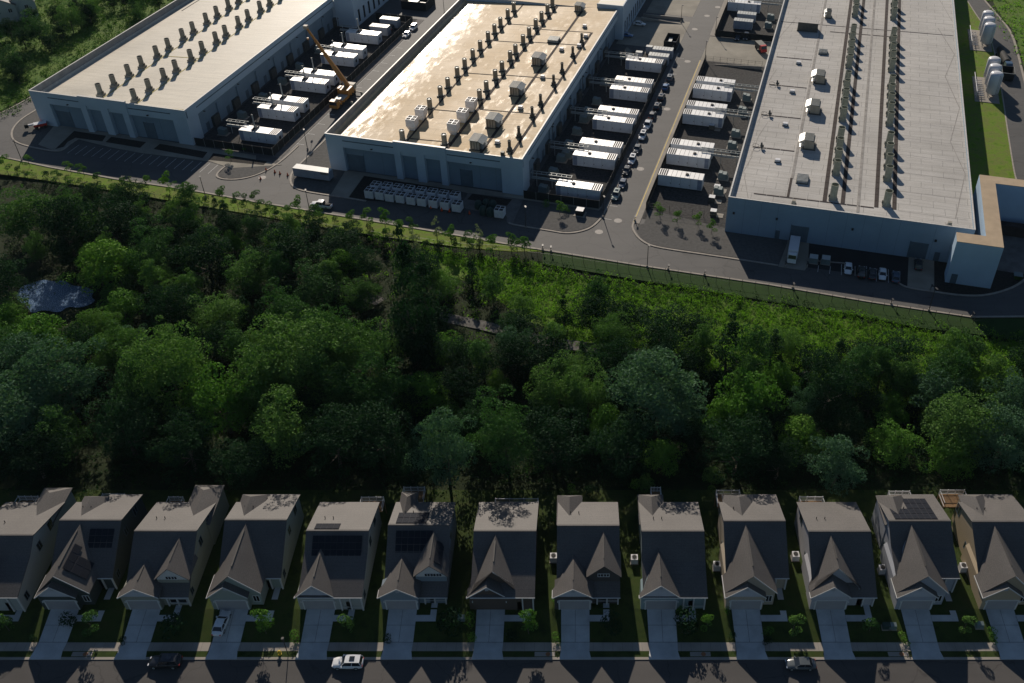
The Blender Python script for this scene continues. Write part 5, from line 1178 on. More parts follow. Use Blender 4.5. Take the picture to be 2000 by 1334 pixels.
def house(i, xl_px, xr_px, ry, typ, label, deck=None, hip=None, notch=False, lit=0.0, g1=None, solar=None, wins='R', gar=True, backr=None):
    PX = 'siding_%d' % i
    XL = xof(xl_px, ry, ZR); XR = XL + 10.35; Yr = G(CX, ry, ZR)[1]
    gf = 92.35                                   # garage front
    o = (XL, gf, PAD); t = thing('house', label, 'house', o, 0, 'row of houses on the street')
    ZB = 0.0; zr = ZR - PAD
    yr = Yr - gf; W = 10.35
    pb = .33; bz = lambda Y: ZR - pb * (Y - Yr)
    Yb1, _ = hit(980.5, bz)
    Yb2, _ = hit(965.5, bz) if notch else (Yb1, 0)
    yb1, yb2 = Yb1 - gf, Yb2 - gf
    # front profile
    ey = 1129 if typ == 'P' else (1150 if typ == 'M' else 1167)
    if lit > 0:
        t1 = lit * .48; prof = lambda Y: ZR - .66 * (Yr - Y) if Yr - Y < t1 else ZR - .66 * t1 - .36 * (Yr - Y - t1)
    else: prof = lambda Y: ZR - .62 * (Yr - Y)
    Yf, zf = hit(ey, prof); yf = Yf - gf; zf -= PAD
    fpts = [(yr, zr)] + ([(yr - t1, zr - .66 * t1)] if lit > 0 else []) + [(yf, zf)]
    # walls
    b = MB(); ins = .28
    for (xa, xb, yb) in (((ins, W * .45, yb1), (W * .45, W - ins, yb2)) if notch else ((ins, W - ins, yb1),)):
        zb_ = bz(yb + gf) - PAD; q = yb - .35
        prof2 = [(yf + .35, 0), (yf + .35, zf + .1)] + [(y, z - .12) for y, z in fpts[1:-1][::-1]] + [(yr, zr - .2), (q, zb_ - .08), (q, 0)]
        n = len(prof2); vs = [(xa, y, z) for y, z in prof2] + [(xb, y, z) for y, z in prof2]
        b.mesh(vs, [tuple(range(n - 1, -1, -1)), tuple(range(n, 2 * n))] + [(k, (k + 1) % n, n + (k + 1) % n, n + k) for k in range(n)], PX)
    b.build('wall', t)
    # roof
    b = MB(); th = .16
    xs = ((0, W * .45, yb1), (W * .45, W, yb2)) if notch else ((0, W, yb1),)
    for xa, xb, yb in xs: b.slab([(xa, yr, zr), (xb, yr, zr), (xb, yb, bz(yb + gf) - PAD), (xa, yb, bz(yb + gf) - PAD)], th, 'shingle')
    for (ya, za), (yb_, zb_) in zip(fpts, fpts[1:]): b.slab([(0, yb_, zb_), (W, yb_, zb_), (W, ya, za), (0, ya, za)], th, 'shingle')
    rf = b.build('roof', t)
    b = MB(); b.box(0, W, yr - .14, yr + .14, zr - .02, zr + .06, 'shingle'); b.box(-.02, W + .02, yf - .1, yf, zf - .2, zf - .02, 'trim_white'); b.build('ridge_cap', rf)
    for dx in (2.2, 3.6): b = MB(); b.tube((dx, yr + 3.6, zr - 1.3), (dx, yr + 3.6, zr - .7), .07, 'vent_black', n=6); b.build('vent_pipe', rf)
    e = 3.5
    if g1 is None: g1 = typ != 'D' and typ != 'G'
    if gar:
        # garage gable
        gl, gr = -.6, 6.0; s = .97 if typ == 'G' else .70 if typ == 'D' else .86; gzr = e + (gr - gl) / 2 * s
        gy1 = yr if True else 0
        def backY(z):  # where the main front slope reaches z
            for k in range(400):
                y = yr - k * .025
                if prof(y + gf) - PAD <= z: return y
            return yf
        b = MB(); gablewall(b, gl, gr, 0, max(yf + .5, 3.2), 0, e, gzr, PX); b.build('garage_wall', t)
        b = MB()
        if g1:
            rl, rr, G1Y = g1 if isinstance(g1, tuple) else (-.6, 7.9, .9)
            s1 = 1.05; z1 = e + (rr - rl) / 2 * s1 ; xm = (rl + rr) / 2; yb = backY(z1) + .2
            # shared left plane
            b.slab([(gl, -.3, e), ((gl + gr) / 2, -.3, gzr), ((gl + gr) / 2, G1Y - .3, gzr), (gl, G1Y - .3, e)][::-1], th, 'shingle')
            b.slab([(gl, G1Y - .3, e), (xm, G1Y - .3, z1), (xm, yb, z1), (.1, yf + .6, e + .7 * s1), (gl, yf + .4, e)][::-1], th, 'shingle')
            b.slab([(xm, G1Y - .3, z1), (rr, G1Y - .3, e), (rr, yf + 1.0, e), (xm, yb, z1)][::-1], th, 'shingle')
            yk = G1Y + 1.5; xk = (gl + gr) / 2
            b.slab([(xk, -.3, gzr), (gr, -.3, e), (gr, yk, e), (xk, yk, gzr)][::-1], th, 'shingle')
            r2 = b.build('gable_roof', t)
            w_ = MB(); a, c = gl + .4, rr - .3; w_.mesh([(a, G1Y, 0), (c, G1Y, 0), (c, G1Y, e), (xm, G1Y, z1 - .18), (a, G1Y, e), (a, yb - 1, 0), (c, yf + 1, 0), (c, yf + 1, e), (xm, yb - .5, z1 - .3), (a, yb - 1, e)],
                [(0, 1, 2, 3, 4), (9, 8, 7, 6, 5), (1, 6, 7, 2), (2, 7, 8, 3), (3, 8, 9, 4), (4, 9, 5, 0)], PX); w_.build('front_wall', t)
            d = MB(); yv = yb - .5; d.box(xm - .08, xm + .14, G1Y + 1.6, yv - 1.2, z1 - .02, z1 + .07, 'shingle_dark'); d.build('ridge_vent', r2)
            f_ = MB(); f_.hexa([(xm, G1Y - .36, z1 - .26), (rr, G1Y - .36, e - .22), (rr, G1Y - .3, e - .22), (xm, G1Y - .3, z1 - .26)], [(xm, G1Y - .36, z1 + .0), (rr, G1Y - .36, e), (rr, G1Y - .3, e), (xm, G1Y - .3, z1)], 'trim_white'); f_.build('fascia', r2)
            window(t, 6.3, 7.2, G1Y, 1.0, 2.4)
        else:
            yb = backY(gzr) + .2; xm = (gl + gr) / 2
            b.slab([(gl, -.3, e), (xm, -.3, gzr), (xm, yb, gzr), (.05, yf + 1.2, e + .6 * s), (gl, yf + .6, e)][::-1], th, 'shingle')
            b.slab([(xm, -.3, gzr), (gr, -.3, e), (gr, min(yb - 1, yf + 2.2), e), (xm, yb, gzr)][::-1], th, 'shingle')
            r2 = b.build('gable_roof', t)
            d = MB(); d.box(xm - .08, xm + .12, 1.4, yb - 1.6, gzr - .02, gzr + .06, 'shingle_dark'); d.build('ridge_vent', r2)
        xm = (gl + gr) / 2
        f_ = MB()
        for sgn, xe in ((-1, gl), (1, gr)):
            bb = [(xm, -.36, gzr - .26), (xe, -.36, e - .22), (xe, -.3, e - .22), (xm, -.3, gzr - .26)]; tt = [(xm, -.36, gzr), (xe, -.36, e), (xe, -.3, e), (xm, -.3, gzr)]
            f_.hexa(bb, tt, 'trim_white')
        f_.box(gl - .1, gl, -.3, yf + .5, e - .28, e - .08, 'trim_white'); f_.build('fascia', r2)
        d = MB(); d.box(.55, 5.35, -.05, 0, .02, 2.35, 'garage_door')
        d.build('garage_door', t)
        d = MB(); d.box(.35, .55, -.08, 0, 0, 2.5, 'trim_white'); d.box(5.35, 5.55, -.08, 0, 0, 2.5, 'trim_white'); d.box(.55, 5.35, -.08, 0, 2.35, 2.55, 'trim_white'); d.build('door_frame', t)
        d = MB(); d.box(xm - .28, xm + .28, -.06, 0, gzr - 1.35, gzr - .75, 'vent_grey'); d.build('gable_vent', t)
        if i in (1, 2, 4, 7, 8, 9, 10, 11):
            d = MB(); a_ = gl + .75; c_ = gr - .75; sl_ = (gzr - e) / ((gr - gl) / 2); d.mesh([(a_, -.03, e - .05), (c_, -.03, e - .05), (c_, -.03, e + .75 * sl_ - .24), (xm, -.03, gzr - .24), (a_, -.03, e + .75 * sl_ - .24)], [(0, 1, 2, 3, 4)], 'gable_pale'); d.build('gable_face', t)
        for x in (.15, 5.6): d = MB(); d.box(x, x + .16, -.2, 0, 2.0, 2.35, 'trim_white'); d.build('wall_lantern', t)
    # porch posts
    for x in ((8.2, 9.9) if g1 else (6.5, 8.1, 9.9)):
        d = MB(); d.box(x, x + .22, yf + .1, yf + .32, 0, zf - .15, 'trim_white'); d.build('porch_post', t)
    if not g1: d = MB(); d.box(6.6, 10, yf + .15, yf + .2, .85, .95, 'trim_white'); d.build('porch_rail', t)
    d = MB(); d.box(7.4, 8.3, yf + 1.0 - .65, yf + 1.0 - .6, 0, 2.1, 'wall_dark'); d.build('front_door', t)
    if typ == 'D':      # wide dormer on the right
        dl, dr = 4.85, 10.55; zd = 4.9; Yd = G(CX, 1127 + (ry - 1024.7) * .5, zd + PAD)[1] - gf + .3
        s2 = 1.0; zrd = zd + (dr - dl) / 2 * s2; yb = yr - .3
        b = MB(); gablewall(b, dl, dr, Yd, yr - .6, 2.4, zd, zrd, PX, .35); b.build('dormer_wall', t)
        xm = (dl + dr) / 2; b = MB()
        b.slab([(dl, Yd - .3, zd), (xm, Yd - .3, zrd), (xm, yb, zrd), (dl, yb - 2.8, zd)][::-1], th, 'shingle'); b.slab([(xm, Yd - .3, zrd), (dr, Yd - .3, zd), (dr, yb - 2.6, zd), (xm, yb, zrd)][::-1], th, 'shingle')
        r3 = b.build('dormer_roof', t)
        d = MB(); d.box(xm - .12, xm + .06, Yd + 1.2, yb - 1.5, zrd - .02, zrd + .06, 'shingle_dark'); d.build('ridge_vent', r3)
        d = MB(); d.mesh([(dl + .4, Yd - .03, zd - .25), (dr - .4, Yd - .03, zd - .25), (dr - .4, Yd - .03, zd + .1), (xm, Yd - .03, zrd - .25), (dl + .4, Yd - .03, zd + .1)], [(0, 1, 2, 3, 4)], 'trim_white' if i != 7 else PX); d.build('gable_face', t)
        for k in range(3 if i == 5 else 2): window(t, xm - .95 + k * .95, xm - .15 + k * .95, Yd - .04, zd - .1, zd + .55)
        if i == 5: panels(r3, (xm + .5, Yd + .9, zrd - .4), (.0, 1.45, 0), (1.2, 0, -1.2 * s2), 3, 1)
        if i == 2: window(t, 7.0, 9.6, yf + .32, .6, 1.7)
    # side windows
    sd_ = 1 if wins == 'R' else -1; xw = W - ins if sd_ > 0 else ins
    for y, z0, z1_, l_ in ((yr + 4.0, 4.4, 6.0, 1.3), (yr - .2, 4.3, 5.8, 1.1), (yf + 1.6, 1.0, 2.4, .9)) if sd_ > 0 else ((yr + 4.6, 4.0, 5.8, 1.6), (yr - .9, 1.6, 3.0, .9)):
        window(t, xw, l_, y, z0, z1_, sd_, 'wall_dark')
    # rear hip roof over a rear room
    if hip:
        hx0, hx1, hy, = hip; y0 = yb1 - 5.0; y1 = yb1 + hy; ze = bz(Yb1) - PAD - .1; zt = ze + 1.5; xm = (hx0 + hx1) / 2
        b = MB(); ym = y1 - min(2.5, hy)
        b.slab([(hx0, y0, ze), (xm, y0, zt), (xm, ym, zt), (hx0, y1, ze)][::-1], .14, 'shingle'); b.slab([(xm, y0, zt), (hx1, y0, ze), (hx1, y1, ze), (xm, ym, zt)][::-1], .14, 'shingle')
        b.slab([(hx0, y1, ze), (xm, ym, zt), (hx1, y1, ze)][::-1], .14, 'shingle'); b.build('rear_roof', t)
        b = MB(); b.box(hx0 + .3, hx1 - .3, y0, y1 - .3, 0, ze - .05, PX); b.build('rear_room', t)
    if deck:
        dx0, dx1, dy = deck; y0 = (yb1 + hip[2] if hip and dx0 < hip[1] and dx1 > hip[0] else (yb2 if dx0 > W * .4 else yb1)) - .3; y1 = y0 + dy; zd_ = 3.2
        b = MB(); b.box(dx0, dx1, y0, y1, zd_ - .2, zd_, 'timber'); 
        for x in (dx0, dx1 - .15):
            b.box(x, x + .15, y1 - .15, y1, 0, zd_ - .2, 'timber')
        b.build('deck', t)
        b = MB()
        for z in (zd_ + .15, zd_ + 1.05):
            b.box(dx0, dx1, y1 - .08, y1, z, z + .08, 'trim_white'); b.box(dx0, dx0 + .08, y0, y1 - .08, z, z + .08, 'trim_white'); b.box(dx1 - .08, dx1, y0, y1 - .08, z, z + .08, 'trim_white')
        n = int((dx1 - dx0) / .16)
        for k in range(n): x = dx0 + (dx1 - dx0) * k / n; b.box(x, x + .04, y1 - .06, y1 - .02, zd_ + .23, zd_ + 1.05, 'trim_white')
        for k in range(4): x = dx0 + (dx1 - dx0 - .12) * k / 3; b.box(x, x + .12, y1 - .1, y1 + .02, zd_, zd_ + 1.25, 'trim_white')
        b.build('deck_railing', t)
    if solar: solar(t, rf, W, yr, zr, pb, yf)
    # driveway, path
    xd = XL + .6
    b = MB(); b.mesh([(xd, 83.75, .13), (xd + 5.0, 83.75, .13), (xd + 4.7, 85.2, .13), (xd + .2, 85.2, .13), (xd + .25, 86.8, .13), (xd + 4.75, 86.8, .13), (xd + 4.75, 92.3, PAD + .06), (xd + .15, 92.3, PAD + .06)],
                     [(0, 1, 2, 3), (3, 2, 5, 4), (4, 5, 6, 7)], 'concrete_dw'); structure(b.build('driveway'))
    b = MB(); b.box(xd + 2.45, xd + 2.5, 86.85, 92.2, .1, .12, 'seam') if False else None
    b.mesh([(xd + 2.43, 86.85, .145), (xd + 2.49, 86.85, .145), (xd + 2.49, 92.2, PAD + .06), (xd + 2.43, 92.2, PAD + .06)], [(0, 1, 2, 3)], 'seam')
    b.mesh([(xd + .25, 86.78, .136), (xd + 4.75, 86.78, .136), (xd + 4.75, 86.85, .15), (xd + .25, 86.85, .15)], [(0, 1, 2, 3)], 'seam')
    b.mesh([(xd + .2, 89.6, .615), (xd + 4.75, 89.6, .615), (xd + 4.75, 89.66, .625), (xd + .2, 89.66, .625)], [(0, 1, 2, 3)], 'seam'); structure(b.build('driveway_joints'))
    b = MB(); x2 = XL + 8.6 if g1 else XL + 7.6
    b.mesh([(xd + 4.75, 90.2, .80), (x2 + 1.0, 90.2, .80), (x2 + 1.0, 91.3, .96), (xd + 4.75, 91.3, .96), (x2, 91.3, .96), (x2 + 1.0, Yf + .6, PAD + .09), (x2, Yf + .6, PAD + .09)], [(0, 1, 2, 3), (4, 2, 5, 6)], 'concrete_dw'); structure(b.build('garden_path'))
    HN.append((XL, XR, Yr, Yf, Yb2))
    return t
def sol_back(n, m, x0, y0, cut=None):
    def f(t, rf, W, yr, zr, pb, yf):
        c_ = 1 / math.hypot(1, pb); panels(rf, (x0, yr + y0, zr - pb * y0), (1.02, 0, 0), (0, 1.65 * c_, -1.65 * c_ * pb), n, m, cut=cut)
    return f
def sol_dark(x0, n, m, y0):
    def f(t, rf, W, yr, zr, pb, yf): panels(rf, (x0, yr - y0, zr - .66 * y0 + .02), (1.02, 0, 0), (0, -.95, -.63), n, m)
    return f
def both(*fs_):
    def f(*a):
        for g_ in fs_: g_(*a)
    return f
def sol1(t, rf, W, yr, zr, pb, yf):
    xm = 3.65; s1 = 1.05; z1 = 3.5 + 4.25 * s1
    panels(rf, (xm + .5, 2.4, z1 - .36), (0, 1.65, 0), (.95, 0, -1.0), 3, 1); panels(rf, (xm + 1.5, 2.4, z1 - 1.42), (0, 1.65, 0), (.95, 0, -1.0), 2, 2)
house(0, -58, 60, 1045, 'R', 'leftmost pale house cut off by the edge of the picture', hip=(5.2, 10.2, 3.4), deck=(1.0, 4.6, 2.2), lit=6.0, gar=True)
house(1, 116, 237, 1015.5, 'P', 'dark green house with solar panels on its front gable', hip=(.8, 5.2, 1.4), deck=(2.4, 6.4, 2.6), notch=True, solar=both(sol1, sol_dark(5.4, 4, 3, 1.2)))
house(2, 262, 384, 1036.5, 'D', 'cream house with a dormer, third from the left', hip=(5.4, 10.6, 4.0), deck=(1.0, 3.6, 2.4))
house(3, 439, 561, 1015, 'P', 'house with a white sedan in its driveway', hip=(.6, 5.0, 1.8), notch=True)
house(4, 598, 720, 1036, 'G', 'house with four solar panels by the ridge and a long front porch', deck=(6.6, 10.6, 2.4), lit=6.2, solar=both(sol_back(4, 1, 1.2, .35), sol_dark(1.2, 8, 4, .7)))
house(5, 758, 881, 1024.7, 'D', 'blue-grey house with solar panels on its rear slope and white dormer', hip=(.6, 3.6, 2.4), deck=(.4, 4.2, 2.8), solar=both(sol_back(5, 2, 1.2, .35), sol_dark(1.4, 6, 4, .8)))
house(6, 925, 1048, 1036.6, 'R', 'brown fronted house with a tree shadow on its rear roof', deck=(2.6, 10.2, 2.0), lit=5.6, g1=(-.6, 7.9, 1.8))
house(7, 1088, 1211, 1026, 'D', 'house with a dark triangular dormer front', hip=(-.2, 4.2, 1.6))
house(8, 1253, 1375, 1037, 'G', 'teal fronted house with long porch and bare roof', hip=(-.1, 4.4, 1.8), deck=(2.4, 4.2, 2.8), lit=8.6, wins='L')
house(9, 1413, 1534, 1017, 'P', 'beige house with a large garage gable, fourth from the right', hip=(.7, 6.0, 1.8), deck=(.2, 4.4, 3.0), notch=True, wins='L')
house(10, 1578.5, 1700, 1037.5, 'R', 'light grey house with a short deck railing behind it, third from the right', deck=(1.0, 5.2, 2.4), g1=(-.6, 7.9, 2.4), wins='L')
house(11, 1736, 1857, 1017, 'P', 'blue-white house with a big stepped solar array on its rear slope', hip=(-.1, 4.4, 1.6), deck=(3.2, 7.0, 3.0), notch=True, wins='L', lit=7.4, solar=sol_back(7, 4, 1.2, .4, cut=lambda i, j: j > 1 and i < 3))
house(12, 1898, 2020, 1018.5, 'P', 'tan sided house at the right edge with a timber rear stair', hip=(.5, 4.8, 1.8), deck=(-1.4, 3.0, 3.0), notch=True, wins='L')
house(13, 2058, 2180, 1030, 'R', 'house just beyond the right edge of the picture', lit=6.0) if False else None
# condenser units, hydrants, mailboxes and yard boxes
def ac():
    t = thing('air_conditioner', 'x', 'air conditioner'); b = MB(); b.box(-.5, .5, -.5, .5, .08, 1.1, 'unit_white'); b.build('casing', t)
    b = MB(); b.lathe([(.42, 1.13), (.42, 1.1), (.34, 1.1), (.34, 1.115), (.1, 1.12), (0, 1.12)], 'vent_black', n=18); b.build('fan_grille', t); b = MB(); b.box(-.6, .6, -.6, .6, 0, .08, 'concrete'); b.build('plinth', t); return Kind(t)
KAC = ac()
for i, (x, y) in enumerate([(1081, 1087), (1239, 1090), (1400, 1103), (1554, 1084), (1724, 1110), (1882, 1106)]):
    g = G(x, y, PAD + 1); KAC.put((g[0], g[1], PAD + .03), 0, 'white air conditioner standing left of the %s house from the right' % ['sixth', 'fifth', 'fourth', 'third', 'second', 'last'][i], (1.15, 1.15, 1.15), 'air conditioners beside houses')
def blob(name, label, cat, px, py, z, parts, rot=0):
    g = G(px, py, z); t = thing(name, label, cat, (g[0], g[1], z), rot)
    for nm, fn in parts: b = MB(); fn(b); b.build(nm, t)
    return t
blob('fire_hydrant', 'yellow fire hydrant on the grass strip before the fourth house', 'fire hydrant', 547, 1278, .09, [('body', lambda b: b.lathe([(.28, 0), (.28, .1), (.2, .12), (.2, .7), (.26, .74), (.2, .9), (0, 1.0)], 'yellow', n=14)), ('outlet', lambda b: b.tube((-.35, 0, .55), (.35, 0, .55), .1, 'yellow'))])
blob('street_lamp', 'thin dark street lamp on the grass strip before the fourth house', 'street lamp', 563, 1279, .09, [('pole', lambda b: b.tube((0, 0, 0), (0, 0, 4.2), .07, 'pole_dark')), ('lantern', lambda b: b.box(-.2, .2, -.2, .2, 4.2, 4.6, 'galv_dark'))])
for i, (x, y, c_) in enumerate([(1742, 1226, 'cab_green'), (1912, 1224, 'cab_green'), (902, 1211, 'cab_green'), (1730, 1226, 'bin_green')]):
    blob('utility_box', ['teal utility box on the lawn of the second house from the right', 'teal utility box on the lawn before the last house', 'pale green utility box between the sixth and seventh houses', 'dark low utility box beside the teal one'][i], 'utility box', x, y, .5,
         [('casing', lambda b: b.hexa([(-.6, -.4, .1), (.6, -.4, .1), (.6, .4, .1), (-.6, .4, .1)], [(-.6, -.3, .8), (.6, -.3, .8), (.6, .4, .95), (-.6, .4, .95)], c_)), ('plinth', lambda b: b.box(-.7, .7, -.5, .5, -.2, .1, 'concrete'))])
for i, (x, y) in enumerate([(160, 1280), (1064, 1281), (1368, 1281), (1755, 1281)]):
    gx0, gy0 = G(x, y); t = sheet('inlet_slab', [(gx0 - 1.6, 84.3), (gx0 + 1.6, 84.3), (gx0 + 1.6, 85.1), (gx0 - 1.6, 85.1)], .11, 'concrete')
    b = MB(); b.lathe([(0, .13), (.36, .13), (.38, .115)], 'rust', gx0 + .5, 84.7, 16); structure(b.build('manhole_cover'))
# ---------------- vegetation ----------------
def npmesh(name, V, Q, mat):
    me = bpy.data.meshes.new(name); k = Q.shape[1]; n = len(Q)
    me.vertices.add(len(V)); me.vertices.foreach_set('co', V.astype(np.float32).ravel())
    me.loops.add(n * k); me.loops.foreach_set('vertex_index', Q.astype(np.int32).ravel())
    me.polygons.add(n); me.polygons.foreach_set('loop_start', np.arange(0, n * k, k, dtype=np.int32)); me.polygons.foreach_set('loop_total', np.full(n, k, dtype=np.int32))
    me.materials.append(M[mat]); me.update(); me.validate(); return me
def leaves(P, Nrm, size, tilt=.8, asp=.62):
    "one bent kite-shaped leaf spray per point"
    n = len(P); d = Nrm + rng.normal(0, tilt, (n, 3)); d /= np.linalg.norm(d, axis=1)[:, None] + 1e-9
    t = np.cross(d, rng.normal(0, 1, (n, 3))); t /= np.linalg.norm(t, axis=1)[:, None] + 1e-9
    u = np.cross(d, t); s = (size * rng.uniform(.6, 1.35, n))[:, None]
    V = np.stack([P - t * s * .5, P + u * s * asp * .5 + d * s * .1, P + t * s * .5, P - u * s * asp * .5 + d * s * .08], 1).reshape(-1, 3)
    return V, np.arange(n * 4).reshape(-1, 4)
CZ = -.75
def crown_pts(Rr, Hc, zc, ncl, nl, shape='round', rc=.30):
    "leaf clumps on an uneven ellipsoid"
    P, Nn = [], []
    for c in range(ncl):
        th = rng.uniform(0, 2 * math.pi); cz = rng.uniform(-.8, 1.0); r_ = math.sqrt(max(0, 1 - cz * cz))
        k = rng.uniform(.55, 1.12) if c % 3 else rng.uniform(.2, .7)
        if shape == 'cone': r_ = (1 - (cz + .8) / 1.85) * .95 + .05
        cx, cy, czz = math.cos(th) * r_ * Rr * k, math.sin(th) * r_ * Rr * k, zc + cz * Hc * (k if shape != 'cone' else 1)
        cr = Rr * rc * rng.choice([.45, .7, .95, 1.3], p=[.18, .27, .33, .22]) * (1 if shape != 'cone' else (.5 + .5 * r_))
        m = max(6, int(nl / ncl * (cr / (Rr * rc)) ** 2)); d = rng.normal(0, 1, (m, 3)); d[:, 2] = np.abs(d[:, 2]) * .9 - .25; d /= np.linalg.norm(d, axis=1)[:, None]
        rr = cr * rng.uniform(.74, 1.10, m)[:, None]
        P.append(d * rr * [1, 1, .78] + [cx, cy, czz]); Nn.append(d)
    return np.concatenate(P), np.concatenate(Nn)
def trunk_mb(h_, r_, Rr, limbs, mat='bark'):
    b = MB(); lean = Vector((random.uniform(-.06, .06) * h_, random.uniform(-.06, .06) * h_, h_))
    m1 = lean * .5 + Vector((random.uniform(-.2, .2), random.uniform(-.2, .2), 0))
    b.tube((0, 0, -.6), m1, r_, mat, r_ * .72, 7, False); b.tube(m1, lean, r_ * .72, mat, r_ * .3, 7, False)
    for k in range(limbs):
        a = 2 * math.pi * k / limbs + random.uniform(-.4, .4); s = m1.lerp(lean, random.uniform(0, .6)); e_ = s + Vector((math.cos(a) * Rr * .6, math.sin(a) * Rr * .6, h_ * random.uniform(.15, .4)))
        b.tube(s, e_, r_ * .4, mat, r_ * .12, 5, False)
    return b
def tree_kind(name, Rr, Hc, trunk_h, ncl, nl, leaf, mat, shape='round', limbs=5, rc=.30, cat='tree', tmat='bark', tr=.3):
    t = thing(name, 'x', cat)
    trunk_mb(trunk_h + Hc * .5, tr, Rr, limbs, tmat).build('trunk', t)
    P, Nn = crown_pts(Rr, Hc, trunk_h + Hc * .55, ncl, nl, shape, rc); V, Q = leaves(P, Nn, leaf)
    o = bpy.data.objects.new('crown', npmesh('crown', V, Q, mat)); C.objects.link(o); o.parent = t
    return Kind(t)
# kinds: id -> (Kind, native crown radius, native total height, adjective)
TK = {
 'a': (tree_kind('broadleaf_tree', 6.0, 6.6, 4.2, 90, 14210, .36, 'leaf'), 6.0, 15.5, 'mid green broadleaf tree'),
 'A': (tree_kind('broadleaf_tree', 6.0, 6.6, 4.2, 90, 14210, .36, 'leaf'), 6.0, 15.5, 'mid green broadleaf tree'),
 'b': (tree_kind('broadleaf_tree', 5.2, 6.8, 3.8, 63, 12760, .35, 'leaf', rc=.34), 5.2, 15, 'rounded mid green tree'),
 'c': (tree_kind('broadleaf_tree', 4.6, 5.8, 3.2, 57, 10730, .33, 'leaf_blue', rc=.33), 4.6, 13, 'grey-green broadleaf tree'),
 'd': (tree_kind('broadleaf_tree', 3.6, 4.3, 2.0, 42, 6960, .32, 'leaf_bright', rc=.36), 3.6, 9, 'bright yellow-green tree'),
 'D': (tree_kind('broadleaf_tree', 3.6, 4.3, 2.0, 42, 6960, .32, 'leaf_bright', rc=.36), 3.6, 9, 'bright yellow-green tree'),
 'e': (tree_kind('broadleaf_tree', 4.0, 5.2, 2.2, 51, 8990, .30, 'leaf_dark', rc=.33), 4.0, 10.5, 'dark leaved tree'),
 'E': (tree_kind('broadleaf_tree', 4.0, 5.2, 2.2, 51, 8990, .30, 'leaf_dark', rc=.33), 4.0, 10.5, 'dark leaved tree'),
 'f': (tree_kind('cedar_tree', 2.6, 5.4, 2.2, 60, 7540, .27, 'leaf_dark', 'cone', 3, .34), 2.6, 9.5, 'dark pointed evergreen'),
 'g': (tree_kind('broadleaf_tree', 2.6, 3.0, 1.0, 30, 4205, .28, 'leaf', rc=.4, tr=.16), 2.6, 5.8, 'small green tree'),
 'h': (tree_kind('broadleaf_tree', 3.0, 6.6, 3.0, 46, 6400, .33, 'leaf', rc=.36), 3.0, 14, 'narrow tall green tree'),
 'p': (tree_kind('broadleaf_tree', 5.4, 6.0, 5.4, 57, 9860, .35, 'leaf_dark', rc=.30, tmat='bark_pale'), 5.4, 15, 'dark tree with a pale leaning trunk'),
}
SK = {
 's': (tree_kind('sapling', 1.15, 1.6, 1.0, 9, 800, .24, 'leaf', rc=.5, limbs=3, tr=.06, cat='sapling'), 3.4, 'young green tree'),
 't': (tree_kind('sapling', .95, 2.0, 1.1, 10, 800, .22, 'leaf_bright', rc=.5, limbs=3, tr=.06, cat='sapling'), 3.9, 'slim light green young tree'),
 'u': (tree_kind('sapling', 1.1, 2.4, 1.2, 11, 700, .24, 'leaf_pale', 'cone', limbs=3, rc=.45, tr=.07, cat='sapling'), 4.4, 'pale silvery young tree'),
 'v': (tree_kind('shrub', 1.0, .8, .2, 8, 420, .22, 'leaf_dark', rc=.55, limbs=3, tr=.05, cat='shrub'), 1.4, 'dark round shrub'),
 'w': (tree_kind('shrub', 1.0, .8, .2, 8, 420, .20, 'leaf_bright', rc=.55, limbs=3, tr=.05, cat='shrub'), 1.4, 'light green shrub'),
}
placed = []
def nearest_house(X):
    return ['leftmost', 'second', 'third', 'fourth', 'fifth', 'sixth', 'seventh', 'eighth', 'ninth', 'tenth', 'eleventh', 'twelfth', 'thirteenth'][min(12, max(0, int(round((X + 99) / 13.75))))]
WOOD = []
def tree(k, px, py, rpx, hf=1.0, why=None):
    "crown centre seen at px,py with radius rpx"
    if k in 'ade' and (int(px) % 2): k = k.upper()
    kk, r0, h0, adj = TK[k]
    z = 7.0
    for _ in range(4):
        X, Y = G(px, py, z + hgt(*G(px, py, z))); dep = Y * math.cos(TH) - (z - H) * math.sin(TH); s = rpx / F * dep / r0; z = h0 * s * hf * .62
    rec = (k, X, Y, s, hf, why); WOOD.append(rec)
